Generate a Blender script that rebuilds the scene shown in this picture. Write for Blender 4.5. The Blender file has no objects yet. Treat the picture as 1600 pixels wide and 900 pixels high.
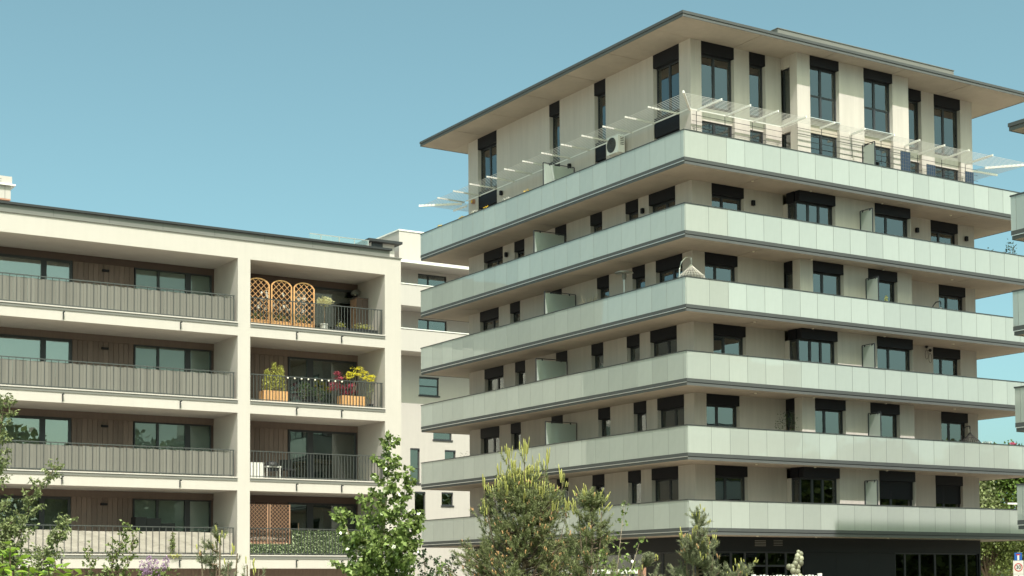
import bpy, math, random
import numpy as np
from mathutils import Vector
random.seed(7); rng = np.random.default_rng(7)
scene = bpy.context.scene
COL = scene.collection

# ------------------------------------------------------------------ camera
cd = bpy.data.cameras.new("camera"); cam = bpy.data.objects.new("camera", cd); COL.objects.link(cam)
yaw, pit, rol = math.radians(32.0318), math.radians(2.8369), math.radians(-0.3323)
d = Vector((math.cos(pit)*math.sin(yaw), math.cos(pit)*math.cos(yaw), math.sin(pit)))
r0 = Vector((math.cos(yaw), -math.sin(yaw), 0)); u0 = r0.cross(d)
r = math.cos(rol)*r0 + math.sin(rol)*u0; u = -math.sin(rol)*r0 + math.cos(rol)*u0
from mathutils import Matrix
cam.matrix_world = Matrix(((r.x, u.x, -d.x, 0), (r.y, u.y, -d.y, 0), (r.z, u.z, -d.z, 1.6), (0, 0, 0, 1)))
cd.sensor_fit = 'HORIZONTAL'; cd.sensor_width = 36; cd.lens = 36*2450.83/1600
cd.shift_x = (800-791.96)/1600; cd.shift_y = (794.87-450)/1600
cd.clip_start = 0.5; cd.clip_end = 5000
scene.camera = cam

# ------------------------------------------------------------------ light
SUN = Vector((-0.28, -1.0, 1.6)).normalized()
elev = math.asin(SUN.z); azi = math.atan2(SUN.x, SUN.y)
w = bpy.data.worlds.new("World"); scene.world = w; w.use_nodes = True
nt = w.node_tree; nt.nodes.clear()
sky = nt.nodes.new('ShaderNodeTexSky'); sky.sky_type = 'NISHITA'; sky.sun_disc = False
sky.sun_elevation = elev; sky.sun_rotation = azi
sky.altitude = 100; sky.air_density = 0.5; sky.dust_density = 4.0; sky.ozone_density = 4.0
mul = nt.nodes.new('ShaderNodeMix'); mul.data_type = 'RGBA'; mul.blend_type = 'MULTIPLY'
mul.inputs[0].default_value = 1.0; mul.inputs[7].default_value = (1.09, 1.32, 0.845, 1)
bg = nt.nodes.new('ShaderNodeBackground'); bg.inputs['Strength'].default_value = 0.145
out = nt.nodes.new('ShaderNodeOutputWorld')
nt.links.new(sky.outputs[0], mul.inputs[6]); nt.links.new(mul.outputs[2], bg.inputs[0]); nt.links.new(bg.outputs[0], out.inputs[0])
sl = bpy.data.lights.new("sun", 'SUN'); sl.energy = 2.75; sl.angle = math.radians(0.5); sl.color = (1.0, 0.92, 0.89)
so = bpy.data.objects.new("sun", sl); COL.objects.link(so); so.rotation_euler = SUN.to_track_quat('Z', 'Y').to_euler()
so.location = (0, 0, 60)
scene.view_settings.view_transform = 'Standard'; scene.view_settings.look = 'None'
scene.view_settings.exposure = 1.0; scene.view_settings.gamma = 1.0
scene.render.engine = 'CYCLES'; scene.cycles.max_bounces = 10; scene.cycles.diffuse_bounces = 4
scene.cycles.transparent_max_bounces = 12

# ------------------------------------------------------------------ materials
def mat(name, col, rough=0.7, var=0.0, scale=3.0, bump=0.0, bscale=40.0, metal=0.0, spec=0.4, coat=0.0, island=0.0,
        stretch=(1, 1, 1), transl=0.0, coat_ior=1.5, objvar=0.0, fine=0.0, streak=0.0):
    m = bpy.data.materials.new(name); m.use_nodes = True
    t = m.node_tree; b = t.nodes['Principled BSDF']
    b.inputs['Base Color'].default_value = (*col, 1); b.inputs['Roughness'].default_value = rough
    b.inputs['Metallic'].default_value = metal; b.inputs['Specular IOR Level'].default_value = spec
    b.inputs['Coat Weight'].default_value = coat; b.inputs['Coat Roughness'].default_value = 0.02
    b.inputs['Coat IOR'].default_value = coat_ior
    src = None
    tc = t.nodes.new('ShaderNodeTexCoord'); mp = t.nodes.new('ShaderNodeMapping')
    mp.inputs['Scale'].default_value = stretch
    t.links.new(tc.outputs['Object'], mp.inputs[0])
    def mulv(prev, fac_socket, amt):
        # brightness factor 1 +- amt driven by a 0..1 socket
        mr = t.nodes.new('ShaderNodeMapRange'); mr.inputs[3].default_value = 1-amt; mr.inputs[4].default_value = 1+amt
        t.links.new(fac_socket, mr.inputs[0])
        mx = t.nodes.new('ShaderNodeMix'); mx.data_type = 'RGBA'; mx.blend_type = 'MULTIPLY'; mx.inputs[0].default_value = 1
        if prev is None: mx.inputs[6].default_value = (*col, 1)
        else: t.links.new(prev, mx.inputs[6])
        t.links.new(mr.outputs[0], mx.inputs[7])
        return mx.outputs[2]
    if var:
        n = t.nodes.new('ShaderNodeTexNoise'); n.inputs['Scale'].default_value = scale; n.inputs['Detail'].default_value = 6
        n.inputs['Roughness'].default_value = 0.65
        t.links.new(mp.outputs[0], n.inputs['Vector']); src = mulv(src, n.outputs['Fac'], var*2)
    if fine:
        n = t.nodes.new('ShaderNodeTexNoise'); n.inputs['Scale'].default_value = scale*9; n.inputs['Detail'].default_value = 4
        t.links.new(mp.outputs[0], n.inputs['Vector']); src = mulv(src, n.outputs['Fac'], fine*2)
    if streak:
        m2 = t.nodes.new('ShaderNodeMapping'); m2.inputs['Scale'].default_value = (5, 5, .22); t.links.new(tc.outputs['Object'], m2.inputs[0])
        n = t.nodes.new('ShaderNodeTexNoise'); n.inputs['Scale'].default_value = 1.0; n.inputs['Detail'].default_value = 5; n.inputs['Roughness'].default_value = .7
        t.links.new(m2.outputs[0], n.inputs['Vector']); src = mulv(src, n.outputs['Fac'], streak*2)
    if island:
        g = t.nodes.new('ShaderNodeNewGeometry'); src = mulv(src, g.outputs['Random Per Island'], island)
    if objvar:
        oi = t.nodes.new('ShaderNodeObjectInfo'); src = mulv(src, oi.outputs['Random'], objvar)
    if src is not None: t.links.new(src, b.inputs['Base Color'])
    if bump:
        n2 = t.nodes.new('ShaderNodeTexNoise'); n2.inputs['Scale'].default_value = bscale; n2.inputs['Detail'].default_value = 4
        t.links.new(mp.outputs[0], n2.inputs['Vector'])
        bp = t.nodes.new('ShaderNodeBump'); bp.inputs['Strength'].default_value = bump; bp.inputs['Distance'].default_value = 0.02
        t.links.new(n2.outputs['Fac'], bp.inputs['Height']); t.links.new(bp.outputs[0], b.inputs['Normal'])
    if transl:
        tr = t.nodes.new('ShaderNodeBsdfTranslucent'); tr.inputs[0].default_value = (*col, 1)
        if src is not None: t.links.new(src, tr.inputs[0])
        ms = t.nodes.new('ShaderNodeMixShader'); ms.inputs[0].default_value = transl
        o = t.nodes['Material Output']
        t.links.new(b.outputs[0], ms.inputs[1]); t.links.new(tr.outputs[0], ms.inputs[2]); t.links.new(ms.outputs[0], o.inputs[0])
    return m

def glass_mat(name, tint, base_refl, bumpy=0.0):
    """window glass: fresnel mirror over a tinted see-through pane"""
    m = bpy.data.materials.new(name); m.use_nodes = True; t = m.node_tree; t.nodes.clear()
    o = t.nodes.new('ShaderNodeOutputMaterial'); gl = t.nodes.new('ShaderNodeBsdfGlossy'); gl.inputs['Roughness'].default_value = 0.0
    gl.inputs['Color'].default_value = (0.93, 0.98, 0.97, 1)
    tp = t.nodes.new('ShaderNodeBsdfTransparent'); tp.inputs[0].default_value = (*tint, 1)
    fr = t.nodes.new('ShaderNodeFresnel'); fr.inputs[0].default_value = 1.6
    ad = t.nodes.new('ShaderNodeMath'); ad.operation = 'ADD'; ad.inputs[1].default_value = base_refl; ad.use_clamp = True
    mx = t.nodes.new('ShaderNodeMixShader')
    t.links.new(fr.outputs[0], ad.inputs[0]); t.links.new(ad.outputs[0], mx.inputs[0])
    t.links.new(tp.outputs[0], mx.inputs[1]); t.links.new(gl.outputs[0], mx.inputs[2]); t.links.new(mx.outputs[0], o.inputs[0])
    if bumpy:
        tc = t.nodes.new('ShaderNodeTexCoord'); n = t.nodes.new('ShaderNodeTexNoise'); n.inputs['Scale'].default_value = 1.3
        n.inputs['Detail'].default_value = 1.0
        b = t.nodes.new('ShaderNodeBump'); b.inputs['Strength'].default_value = bumpy; b.inputs['Distance'].default_value = 0.02
        t.links.new(tc.outputs['Object'], n.inputs['Vector']); t.links.new(n.outputs['Fac'], b.inputs['Height'])
        t.links.new(b.outputs[0], gl.inputs['Normal'])
    return m

M = {
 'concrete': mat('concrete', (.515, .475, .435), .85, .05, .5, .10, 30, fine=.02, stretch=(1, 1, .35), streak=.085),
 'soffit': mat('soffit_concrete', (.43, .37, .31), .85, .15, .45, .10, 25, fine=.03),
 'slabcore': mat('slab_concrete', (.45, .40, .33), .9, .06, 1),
 'fascia': mat('fascia_metal', (.075, .08, .08), .6, .05, 2, spec=.3),
 'fascia_low': mat('fascia_metal_lower', (.10, .105, .104), .6, .05, 2, spec=.3),
 'alu': mat('aluminium_trim', (.75, .76, .74), .35, .03, 3, metal=.6),
 'anthracite': mat('anthracite_metal', (.034, .037, .042), .42, .05, 3),
 'shutter': mat('shutter_box_metal', (.012, .012, .016), .55, .06, 4, spec=.2),
 'rail': mat('dark_handrail', (.085, .09, .088), .4, .05, 3, metal=.4),
 'frosted': mat('frosted_glass', (.42, .452, .42), .35, .04, .5, spec=.3, objvar=.075, transl=.10, fine=.01, streak=.04),
 'frosted2': mat('frosted_screen_glass', (.50, .56, .52), .35, .03, .6, coat=.4, transl=.35),
 'pane': glass_mat('window_glass', (.88, .90, .88), .13, .06),
 'pane_sky': glass_mat('loggia_glass', (.80, .84, .82), .10, .06),
 'pane_soft': glass_mat('loggia_bedroom_glass', (.85, .88, .86), .0, .05),
 'pane_dark': glass_mat('dark_window_glass', (.45, .50, .48), .10, .05),
 'seal': mat('joint_seal', (.20, .22, .205), .7, .05, 3),
 'curtain': mat('sheer_curtain', (.82, .81, .77), .9, .05, 3, transl=.12),
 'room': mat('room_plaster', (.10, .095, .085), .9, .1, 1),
 'slatwhite': mat('shade_toned_white', (.58, .57, .54), .5, .02, 4),  # white metal darkened to carry the left face's shade
 'white': mat('white_metal', (.80, .79, .75), .4, .02, 4),
 'plaster': mat('cream_plaster', (.47, .435, .405), .9, .03, .35, .08, 60, fine=.012, streak=.03),
 'plaster2': mat('pale_plaster', (.47, .435, .41), .9, .03, .35, .06, 60, fine=.012, streak=.03),
 'greymetal': mat('grey_sheet_metal', (.17, .17, .158), .7, .05, 1.2, spec=.2, fine=.02),
 'darkmetal': mat('dark_coping_metal', (.035, .038, .04), .6, .05, 2, spec=.25),
 'board': mat('grey_fibre_board', (.150, .143, .128), .8, .07, 2, objvar=.09, fine=.04, stretch=(1, 1, .15)),
 'fabric': mat('taupe_screen_fabric', (.36, .325, .29), .9, .04, 2, .8, 5, stretch=(1, 1, 2.2)),
 'plank': mat('brown_timber', (.185, .138, .118), .8, .10, 3, .2, 30, objvar=.14, fine=.05, stretch=(4, 4, .4)),
 'brownpanel': mat('dark_brown_panel', (.105, .072, .062), .7, .06, 2),
 'blind': mat('roller_blind', (.50, .52, .50), .9, .03, 1, transl=.2),
 'wood': mat('oiled_wood', (.60, .33, .145), .6, .10, 5, .1, 40, objvar=.10, fine=.04, stretch=(3, 3, .6)),
 'wood_dark': mat('reddish_wood', (.36, .215, .14), .65, .12, 5, objvar=.12),
 'bark': mat('grey_bark', (.16, .12, .085), .95, .2, 20, .5, 60),
 'birchbark': mat('birch_bark', (.30, .24, .18), .9, .25, 15, .3, 60),
 'birchleaf': mat('birch_leaf', (.21, .275, .085), .26, 0, island=.50, transl=.35, spec=.5),
 'willowleaf': mat('grey_green_leaf', (.22, .255, .11), .5, 0, island=.50, transl=.3, spec=.5),
 'limeleaf': mat('lime_leaf', (.24, .35, .05), .4, .05, 8, island=.25, objvar=.30, transl=.4, spec=.5),
 'darkleaf': mat('dark_leaf', (.045, .075, .028), .45, 0, island=.6, transl=.2, spec=.5),
 'midleaf': mat('mid_leaf', (.165, .205, .065), .5, 0, island=.5, transl=.3),
 'treeleaf': mat('far_tree_leaf', (.13, .165, .045), .6, 0, island=.6, transl=.3),
 'treeleaf2': mat('far_tree_bright_leaf', (.12, .19, .035), .6, 0, island=.6, transl=.3),
 'needle': mat('pine_needle', (.19, .21, .092), .5, 0, island=.45, transl=.12),
 'needle2': mat('grey_pine_needle', (.215, .23, .135), .5, 0, island=.45, transl=.12),
 'candle': mat('pine_candle', (.36, .355, .10), .6, 0, island=.3, transl=.2),
 'cone': mat('pollen_cone', (.38, .22, .10), .7, 0, island=.35),
 'yellowleaf': mat('yellow_maple_leaf', (.74, .66, .06), .5, 0, island=.35, transl=.4),
 'redleaf': mat('red_maple_leaf', (.34, .05, .085), .5, 0, island=.5, transl=.3),
 'creamleaf': mat('cream_willow_leaf', (.55, .52, .28), .5, 0, island=.35, transl=.3),
 'olive': mat('yellow_green_leaf', (.42, .42, .09), .5, 0, island=.5, transl=.3),
 'ivy': mat('ivy_leaf', (.32, .38, .22), .5, 0, island=.7, transl=.2),
 'lilac': mat('lilac_floret', (.40, .25, .42), .6, 0, island=.35, transl=.3),
 'pinkflower': mat('pink_petal', (.55, .07, .18), .6, 0, island=.3),
 'whiteflower': mat('white_petal', (.80, .78, .72), .6, 0, island=.15, transl=.3),
 'yellowflower': mat('yellow_petal', (.75, .48, .03), .6, 0, island=.2),
 'pot': mat('white_pot', (.50, .49, .46), .5, .04, 6), 'blackpot': mat('black_pot', (.03, .03, .033), .5, .05, 6),
 'terracotta': mat('brick_red', (.42, .22, .15), .85, .15, 12, .3, 50),
 'solar': mat('solar_cell', (.018, .030, .062), .15, .08, 3, coat=.6), 'steel': mat('brushed_steel', (.55, .55, .52), .35, .05, 6, metal=.8),
 'blue': mat('sign_blue', (.02, .10, .36), .4, .02, 3), 'red': mat('sign_red', (.45, .03, .03), .4, .02, 3),
 'black': mat('black_rubber', (.02, .02, .022), .5, .05, 5), 'signgrey': mat('sign_white', (.62, .61, .57), .5, .02, 3),
 'dark_print': mat('sign_black_print', (.03, .03, .03), .5, .02, 3),
 'balloon': mat('cream_balloon', (.33, .335, .23), .35, .05, 6, objvar=.45, transl=.2), 'straw': mat('dry_grass', (.33, .27, .18), .9, 0, island=.4),
 'wicker': mat('pale_wicker', (.50, .47, .42), .8, .1, 30), 'wickerdark': mat('dark_wicker', (.045, .042, .04), .8, .1, 30),
 'bulb': mat('frosted_bulb', (.85, .80, .66), .3, .02, 3), 'gfwall': mat('black_cladding', (.010, .0125, .0145), .45, .08, 1, spec=.25),
 'ground': mat('pale_paving', (.33, .285, .24), .95, .08, .4, .2, 10, fine=.03), 'asphalt': mat('asphalt', (.055, .055, .055), .95, .12, 2, .3, 60),
 'grass': mat('grass_turf', (.075, .11, .035), .95, .2, 3, .5, 60), 'kerbstone': mat('kerb_stone', (.36, .34, .31), .9, .06, 3),
 'paint': mat('road_paint', (.75, .74, .70), .8, .05, 5),
}

def add_mirror(m, ior, extra):
    # a clear front surface over a body material: sharp fresnel reflection
    t = m.node_tree; o = t.nodes['Material Output']; src = o.inputs[0].links[0].from_socket
    gl = t.nodes.new('ShaderNodeBsdfGlossy'); gl.inputs['Roughness'].default_value = .015; gl.inputs['Color'].default_value = (.95, 1, .98, 1)
    fr = t.nodes.new('ShaderNodeFresnel'); fr.inputs[0].default_value = ior
    ad = t.nodes.new('ShaderNodeMath'); ad.operation = 'ADD'; ad.inputs[1].default_value = extra; ad.use_clamp = True
    mx = t.nodes.new('ShaderNodeMixShader'); t.links.new(fr.outputs[0], ad.inputs[0]); t.links.new(ad.outputs[0], mx.inputs[0])
    t.links.new(src, mx.inputs[1]); t.links.new(gl.outputs[0], mx.inputs[2]); t.links.new(mx.outputs[0], o.inputs[0])
    tc = t.nodes.new('ShaderNodeTexCoord'); n = t.nodes.new('ShaderNodeTexNoise'); n.inputs['Scale'].default_value = 1.1; n.inputs['Detail'].default_value = 0
    oi = t.nodes.new('ShaderNodeObjectInfo'); va = t.nodes.new('ShaderNodeVectorMath'); va.operation = 'ADD'
    t.links.new(tc.outputs['Object'], va.inputs[0]); t.links.new(oi.outputs['Location'], va.inputs[1]); t.links.new(va.outputs[0], n.inputs['Vector'])
    b = t.nodes.new('ShaderNodeBump'); b.inputs['Strength'].default_value = .10; b.inputs['Distance'].default_value = .02
    t.links.new(n.outputs['Fac'], b.inputs['Height']); t.links.new(b.outputs[0], gl.inputs['Normal'])
add_mirror(M['frosted'], 1.5, .05); add_mirror(M['frosted2'], 1.5, .03)

# ------------------------------------------------------------------ builders
BASE = {}
def wl(o): return BASE.get(o.name, Vector((0, 0, 0))) if o is not None else Vector((0, 0, 0))
def thing(name, label, cat, loc, group=None):
    o = bpy.data.objects.new(name, None); COL.objects.link(o); o.empty_display_size = .3
    o.location = loc; o['label'] = label; o['category'] = cat
    if group: o['group'] = group
    BASE[o.name] = Vector(loc); return o
def link(name, me, m, parent):
    o = bpy.data.objects.new(name, me); COL.objects.link(o)
    if m is not None and len(me.materials) == 0: me.materials.append(m)
    if parent is not None:
        o.parent = parent; BASE[o.name] = wl(parent)
    return o
def mesh_np(name, V, F, smooth=False):
    """V (n,3), F (m,k) arrays -> mesh"""
    V = np.asarray(V, np.float32); F = np.asarray(F, np.int32); k = F.shape[1]
    me = bpy.data.meshes.new(name); me.vertices.add(len(V)); me.vertices.foreach_set('co', V.ravel())
    me.loops.add(F.size); me.loops.foreach_set('vertex_index', F.ravel())
    me.polygons.add(len(F)); me.polygons.foreach_set('loop_start', np.arange(0, F.size, k, dtype=np.int32))
    me.polygons.foreach_set('loop_total', np.full(len(F), k, np.int32))
    if smooth: me.polygons.foreach_set('use_smooth', np.ones(len(F), bool))
    me.update(calc_edges=True); me.validate(); return me
def npobj(name, V, F, m, parent, smooth=False):
    V = np.asarray(V, float) - np.array(wl(parent)); return link(name, mesh_np(name, V, F, smooth), m, parent)

class MB:
    def __init__(s): s.v = []; s.f = []; s.sm = False
    def box(s, x0, x1, y0, y1, z0, z1):
        if x0 > x1: x0, x1 = x1, x0
        if y0 > y1: y0, y1 = y1, y0
        n = len(s.v)
        s.v += [(x0, y0, z0), (x1, y0, z0), (x1, y1, z0), (x0, y1, z0), (x0, y0, z1), (x1, y0, z1), (x1, y1, z1), (x0, y1, z1)]
        s.f += [tuple(n+i for i in q) for q in ((0, 3, 2, 1), (4, 5, 6, 7), (0, 1, 5, 4), (1, 2, 6, 5), (2, 3, 7, 6), (3, 0, 4, 7))]
        return s
    def fbox(s, face, p, t0, t1, d0, d1, z0, z1):
        """face 'R' looks -Y (t = x), face 'L' looks -X (t = y); p = wall plane, d = depth inward"""
        return s.box(t0, t1, p+d0, p+d1, z0, z1) if face == 'R' else s.box(p+d0, p+d1, t0, t1, z0, z1)
    def tube(s, pts, rad, n=6, cap=True):
        pts = [Vector(p) for p in pts]; R = rad if isinstance(rad, (list, tuple)) else [rad]*len(pts)
        base = len(s.v); up = Vector((0, 0, 1))
        for i, p in enumerate(pts):
            t = (pts[min(i+1, len(pts)-1)]-pts[max(i-1, 0)]).normalized()
            a = t.cross(up if abs(t.z) < .95 else Vector((1, 0, 0))).normalized(); b = t.cross(a)
            for k in range(n):
                an = 2*math.pi*k/n; q = p + (a*math.cos(an)+b*math.sin(an))*R[i]; s.v.append(tuple(q))
        for i in range(len(pts)-1):
            for k in range(n):
                a0 = base+i*n+k; a1 = base+i*n+(k+1) % n; s.f.append((a0, a1, a1+n, a0+n))
        if cap:
            s.f.append(tuple(base+k for k in range(n))[::-1]); s.f.append(tuple(base+(len(pts)-1)*n+k for k in range(n)))
        return s
    def bar(s, p, q, w, h):
        """rectangular bar from p to q; w horizontal, h the other way"""
        p = Vector(p); q = Vector(q); t = (q-p).normalized(); up = Vector((0, 0, 1))
        a = t.cross(up if abs(t.z) < .99 else Vector((0, 1, 0))).normalized(); b = a.cross(t)
        n = len(s.v)
        for c in (p, q):
            for i, j in ((-1, -1), (1, -1), (1, 1), (-1, 1)): s.v.append(tuple(c+a*(i*w/2)+b*(j*h/2)))
        s.f += [tuple(n+i for i in f) for f in ((3, 2, 1, 0), (4, 5, 6, 7), (0, 1, 5, 4), (1, 2, 6, 5), (2, 3, 7, 6), (3, 0, 4, 7))]
        return s
    def lathe(s, c, prof, n=16, flip=False):
        base = len(s.v)
        for (rr, z) in prof:
            for k in range(n):
                a = 2*math.pi*k/n; s.v.append((c[0]+rr*math.cos(a), c[1]+rr*math.sin(a), c[2]+z))
        for i in range(len(prof)-1):
            for k in range(n):
                a0 = base+i*n+k; a1 = base+i*n+(k+1) % n; s.f.append((a0, a1, a1+n, a0+n))
        return s
    def sphere(s, c, R, n=12, m=8, sz=1.0):
        prof = [(max(R*math.sin(math.pi*i/m), 1e-4), -R*sz*math.cos(math.pi*i/m)) for i in range(m+1)]
        s.sm = True; return s.lathe(c, prof, n)
    def build(s, name, m, parent=None, kind=None, pivot=None):
        off = wl(parent); pv = Vector(pivot) if pivot is not None else off
        me = bpy.data.meshes.new(name); me.from_pydata([(x-pv.x, y-pv.y, z-pv.z) for x, y, z in s.v], [], s.f)
        if s.sm: me.polygons.foreach_set('use_smooth', [True]*len(me.polygons))
        me.update(); o = link(name, me, m, parent)
        if pivot is not None: o.location = pv-off
        if kind: o['kind'] = kind
        return o
def build_each(mb, name, m, parent, kind=None):
    # every box of the builder becomes an object of its own
    o = None
    for k in range(0, len(mb.v), 8):
        b = MB(); b.v = mb.v[k:k+8]; b.f = mb.f[:6]; o = b.build(name, m, parent, kind)
    return o
def top(o, label, cat, group=None):
    o['label'] = label; o['category'] = cat
    if group: o['group'] = group
    return o

# ------------------------------------------------------------------ the setting: ground, road
g = MB(); g.v = [(-900, -900, 0), (900, -900, 0), (900, 900, 0), (-900, 900, 0)]; g.f = [(0, 1, 2, 3)]
g.build('ground', M['ground'], None, 'structure')
b_ = MB().box(-300, 300, 30.0, 37.0, -.05, .004); b_.build('road', M['asphalt'], None, 'structure')
MB().box(-300, 300, 29.8, 30.0, -.05, .12).build('kerb', M['kerbstone'], None, 'structure')
k_ = MB()
for i in range(-40, 41): k_.box(i*6, i*6+3, 33.43, 33.57, .004, .008)
k_.build('road_marking', M['paint'], None, 'structure')
MB().box(-60, 34, 9, 29.4, -.05, .05).build('lawn', M['grass'], None, 'structure')

# a belt of tall trees on the far side of the street, behind the photographer
def wood_belt():
    VV = []; FF = []; k0 = 0
    for k in range(30):
        x = -30+k*6.2; R_ = rng.uniform(4.5, 6.5); h = rng.uniform(14.5, 18.5); y = -30+rng.uniform(-4, 4)
        n = 3600; q = rng.normal(size=(n, 3)); q /= np.linalg.norm(q, axis=1, keepdims=True); q *= (.6+.4*rng.random((n, 1)))
        P = np.array([x, y, h*.52])+q*np.array([R_, R_, h*.5]); B = rng.normal(size=(n, 3)); C = np.cross(B, rng.normal(size=(n, 3)))
        B = B/np.linalg.norm(B, axis=1, keepdims=True)*.38; C = C/np.linalg.norm(C, axis=1, keepdims=True)*.3
        VV.append(np.stack([P-B, P+C, P+B, P-C], 1).reshape(-1, 3)); FF.append(np.arange(4*n).reshape(n, 4)+k0); k0 += 4*n
    o = npobj('wood', np.concatenate(VV), np.concatenate(FF), M['treeleaf'], None); o['kind'] = 'stuff'
wood_belt()

# ------------------------------------------------------------------ windows
wrnd = random.Random(11)
def curtain_mesh(face, p, t0, t1, z0, z1, amp=.02):
    n = max(6, int((t1-t0)/.05)); V = []; F = []
    ph = wrnd.random()*6
    for i in range(n+1):
        t = t0+(t1-t0)*i/n; dd = amp*math.sin(i*1.9+ph)+amp*.5*math.sin(i*.77+ph)
        for z in (z0, z1): V.append((t, p+dd, z) if face == 'R' else (p+dd, t, z))
    for i in range(n): F.append((2*i, 2*i+2, 2*i+3, 2*i+1))
    return V, F
def window(parent, face, p, a, b, z0, z1, mull=(.5,), box=.42, glassd=.20, lowered=0.0, curtain='', pane='pane', fw=.065, boxout=.015, sill=False, transom=None, boxr=0.0):
    """one window: frame mesh as the part, panes / shutter box / curtain as its sub-parts.  The opening runs a..b, z0..z1."""
    zt = z1-box; f = MB()
    g0, g1 = glassd, glassd+.07
    f.fbox(face, p, a, a+fw, g0, g1, z0, zt); f.fbox(face, p, b-fw, b, g0, g1, z0, zt)
    f.fbox(face, p, a+fw, b-fw, g0, g1, z0, z0+fw); f.fbox(face, p, a+fw, b-fw, g0, g1, zt-fw, zt)
    xs = [a+fw]
    for m_ in mull:
        c = a+(b-a)*m_; f.fbox(face, p, c-.055, c+.055, g0-.01, g1, z0+fw, zt-fw); xs += [c-.055, c+.055]
    xs.append(b-fw)
    fr = f.build('window', M['anthracite'], parent)
    for i in range(0, len(xs), 2):
        segs = [(z0+fw, zt-fw)]
        if transom is not None:
            segs = [(z0+fw, transom-.04), (transom+.04, zt-fw)]
            MB().fbox(face, p, xs[i], xs[i+1], g0+.005, g1, transom-.04, transom+.04).build('transom', M['anthracite'], fr)
        for (s0, s1) in segs:
            piv = ((xs[i]+xs[i+1])/2, p+g0+.035, (s0+s1)/2) if face == 'R' else (p+g0+.035, (xs[i]+xs[i+1])/2, (s0+s1)/2)
            o = MB().fbox(face, p, xs[i], xs[i+1], g0+.03, g0+.04, s0, s1).build('pane', M[pane], fr, pivot=piv)
            o.rotation_euler = (wrnd.uniform(-.003, .003) if face == 'R' else 0, wrnd.uniform(-.003, .003) if face == 'L' else 0, wrnd.uniform(-.004, .004))
    if box: MB().fbox(face, p, a+.004, b-.004+boxr, -boxout, g0+.05, zt+.002, z1-.004).build('shutter_box', M['shutter'], fr)
    if lowered:
        s = MB(); z = zt
        while z > zt-lowered: s.fbox(face, p, a+.02, b-.02, .13, .15, z-.045, z-.004); z -= .05
        s.build('roller_shutter', M['shutter'], fr)
    if curtain:
        for i in range(0, len(xs), 2):
            wd = xs[i+1]-xs[i]
            c0, c1 = {'f': (0, 1), 'l': (0, .45), 'r': (.55, 1)}[curtain[min(i//2, len(curtain)-1)]] if curtain[min(i//2, len(curtain)-1)] in 'flr' else (0, 0)
            if c1 > c0:
                V, F = curtain_mesh(face, p+g1+.035, xs[i]+wd*c0, xs[i]+wd*c1, z0+.03, zt)
                mb = MB(); mb.v = V; mb.f = F; mb.sm = True; mb.build('curtain', M['curtain'], fr)
    if sill: MB().fbox(face, p, a-.02, b+.02, -.05, g0, z0-.035, z0-.003).build('sill', M['alu'], fr)
    return fr
def complement(t0, t1, ops):
    r_ = []; c = t0
    for a, b in sorted(ops):
        if a > c: r_.append((c, a))
        c = max(c, b)
    if c < t1: r_.append((c, t1))
    return r_

# ------------------------------------------------------------------ the tower
X0, Y0, TW, TD = 39.353, 49.222, 21.21, 22.06
RAIL = [5.0515+3*i for i in range(6)]
def ring(mb, x0, x1, y0, y1, z0, z1, t):
    """four butted boxes following a rectangle, thickness t inward"""
    mb.box(x0, x1, y0, y0+t, z0, z1); mb.box(x0, x1, y1-t, y1, z0, z1)
    mb.box(x0, x0+t, y0+t, y1-t, z0, z1); mb.box(x1-t, x1, y0+t, y1-t, z0, z1)
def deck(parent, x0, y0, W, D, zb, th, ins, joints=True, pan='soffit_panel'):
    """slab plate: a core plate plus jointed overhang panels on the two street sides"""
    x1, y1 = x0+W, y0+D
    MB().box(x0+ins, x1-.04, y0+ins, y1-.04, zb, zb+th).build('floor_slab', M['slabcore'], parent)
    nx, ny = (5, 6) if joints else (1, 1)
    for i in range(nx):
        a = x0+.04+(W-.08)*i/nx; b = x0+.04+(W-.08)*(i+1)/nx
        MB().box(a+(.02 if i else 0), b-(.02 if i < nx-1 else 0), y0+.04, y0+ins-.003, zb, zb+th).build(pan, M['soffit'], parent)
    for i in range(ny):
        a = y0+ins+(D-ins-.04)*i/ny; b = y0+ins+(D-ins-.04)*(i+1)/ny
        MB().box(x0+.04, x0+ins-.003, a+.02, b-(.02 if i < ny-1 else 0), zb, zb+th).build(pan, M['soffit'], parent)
def edge(parent, x0, y0, W, D, zr):
    """balcony edge under the glass: two dark strips, groove shade as a black strip, its highlight as a bright lip on the left"""
    m1 = MB(); ring(m1, x0, x0+W, y0, y0+D, zr-1.275, zr-1.135, .037); m1.build('fascia_strip', M['fascia'], parent)
    m2 = MB(); ring(m2, x0+.02, x0+W-.02, y0+.02, y0+D-.02, zr-1.415, zr-1.30, .018); m2.build('lower_fascia_strip', M['fascia_low'], parent)
    MB().box(x0-.012, x0+.02, y0+.03, y0+D-.03, zr-1.298, zr-1.277).build('highlight_lip', M['alu'], parent)  # bright strip on the left side only, in place of the edge highlight
    MB().box(x0+.045, x0+W-.03, y0+.030, y0+.038, zr-1.30, zr-1.275).build('groove_shade_strip', M['shutter'], parent)  # dark strip paints the groove's shade on the street side

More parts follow.
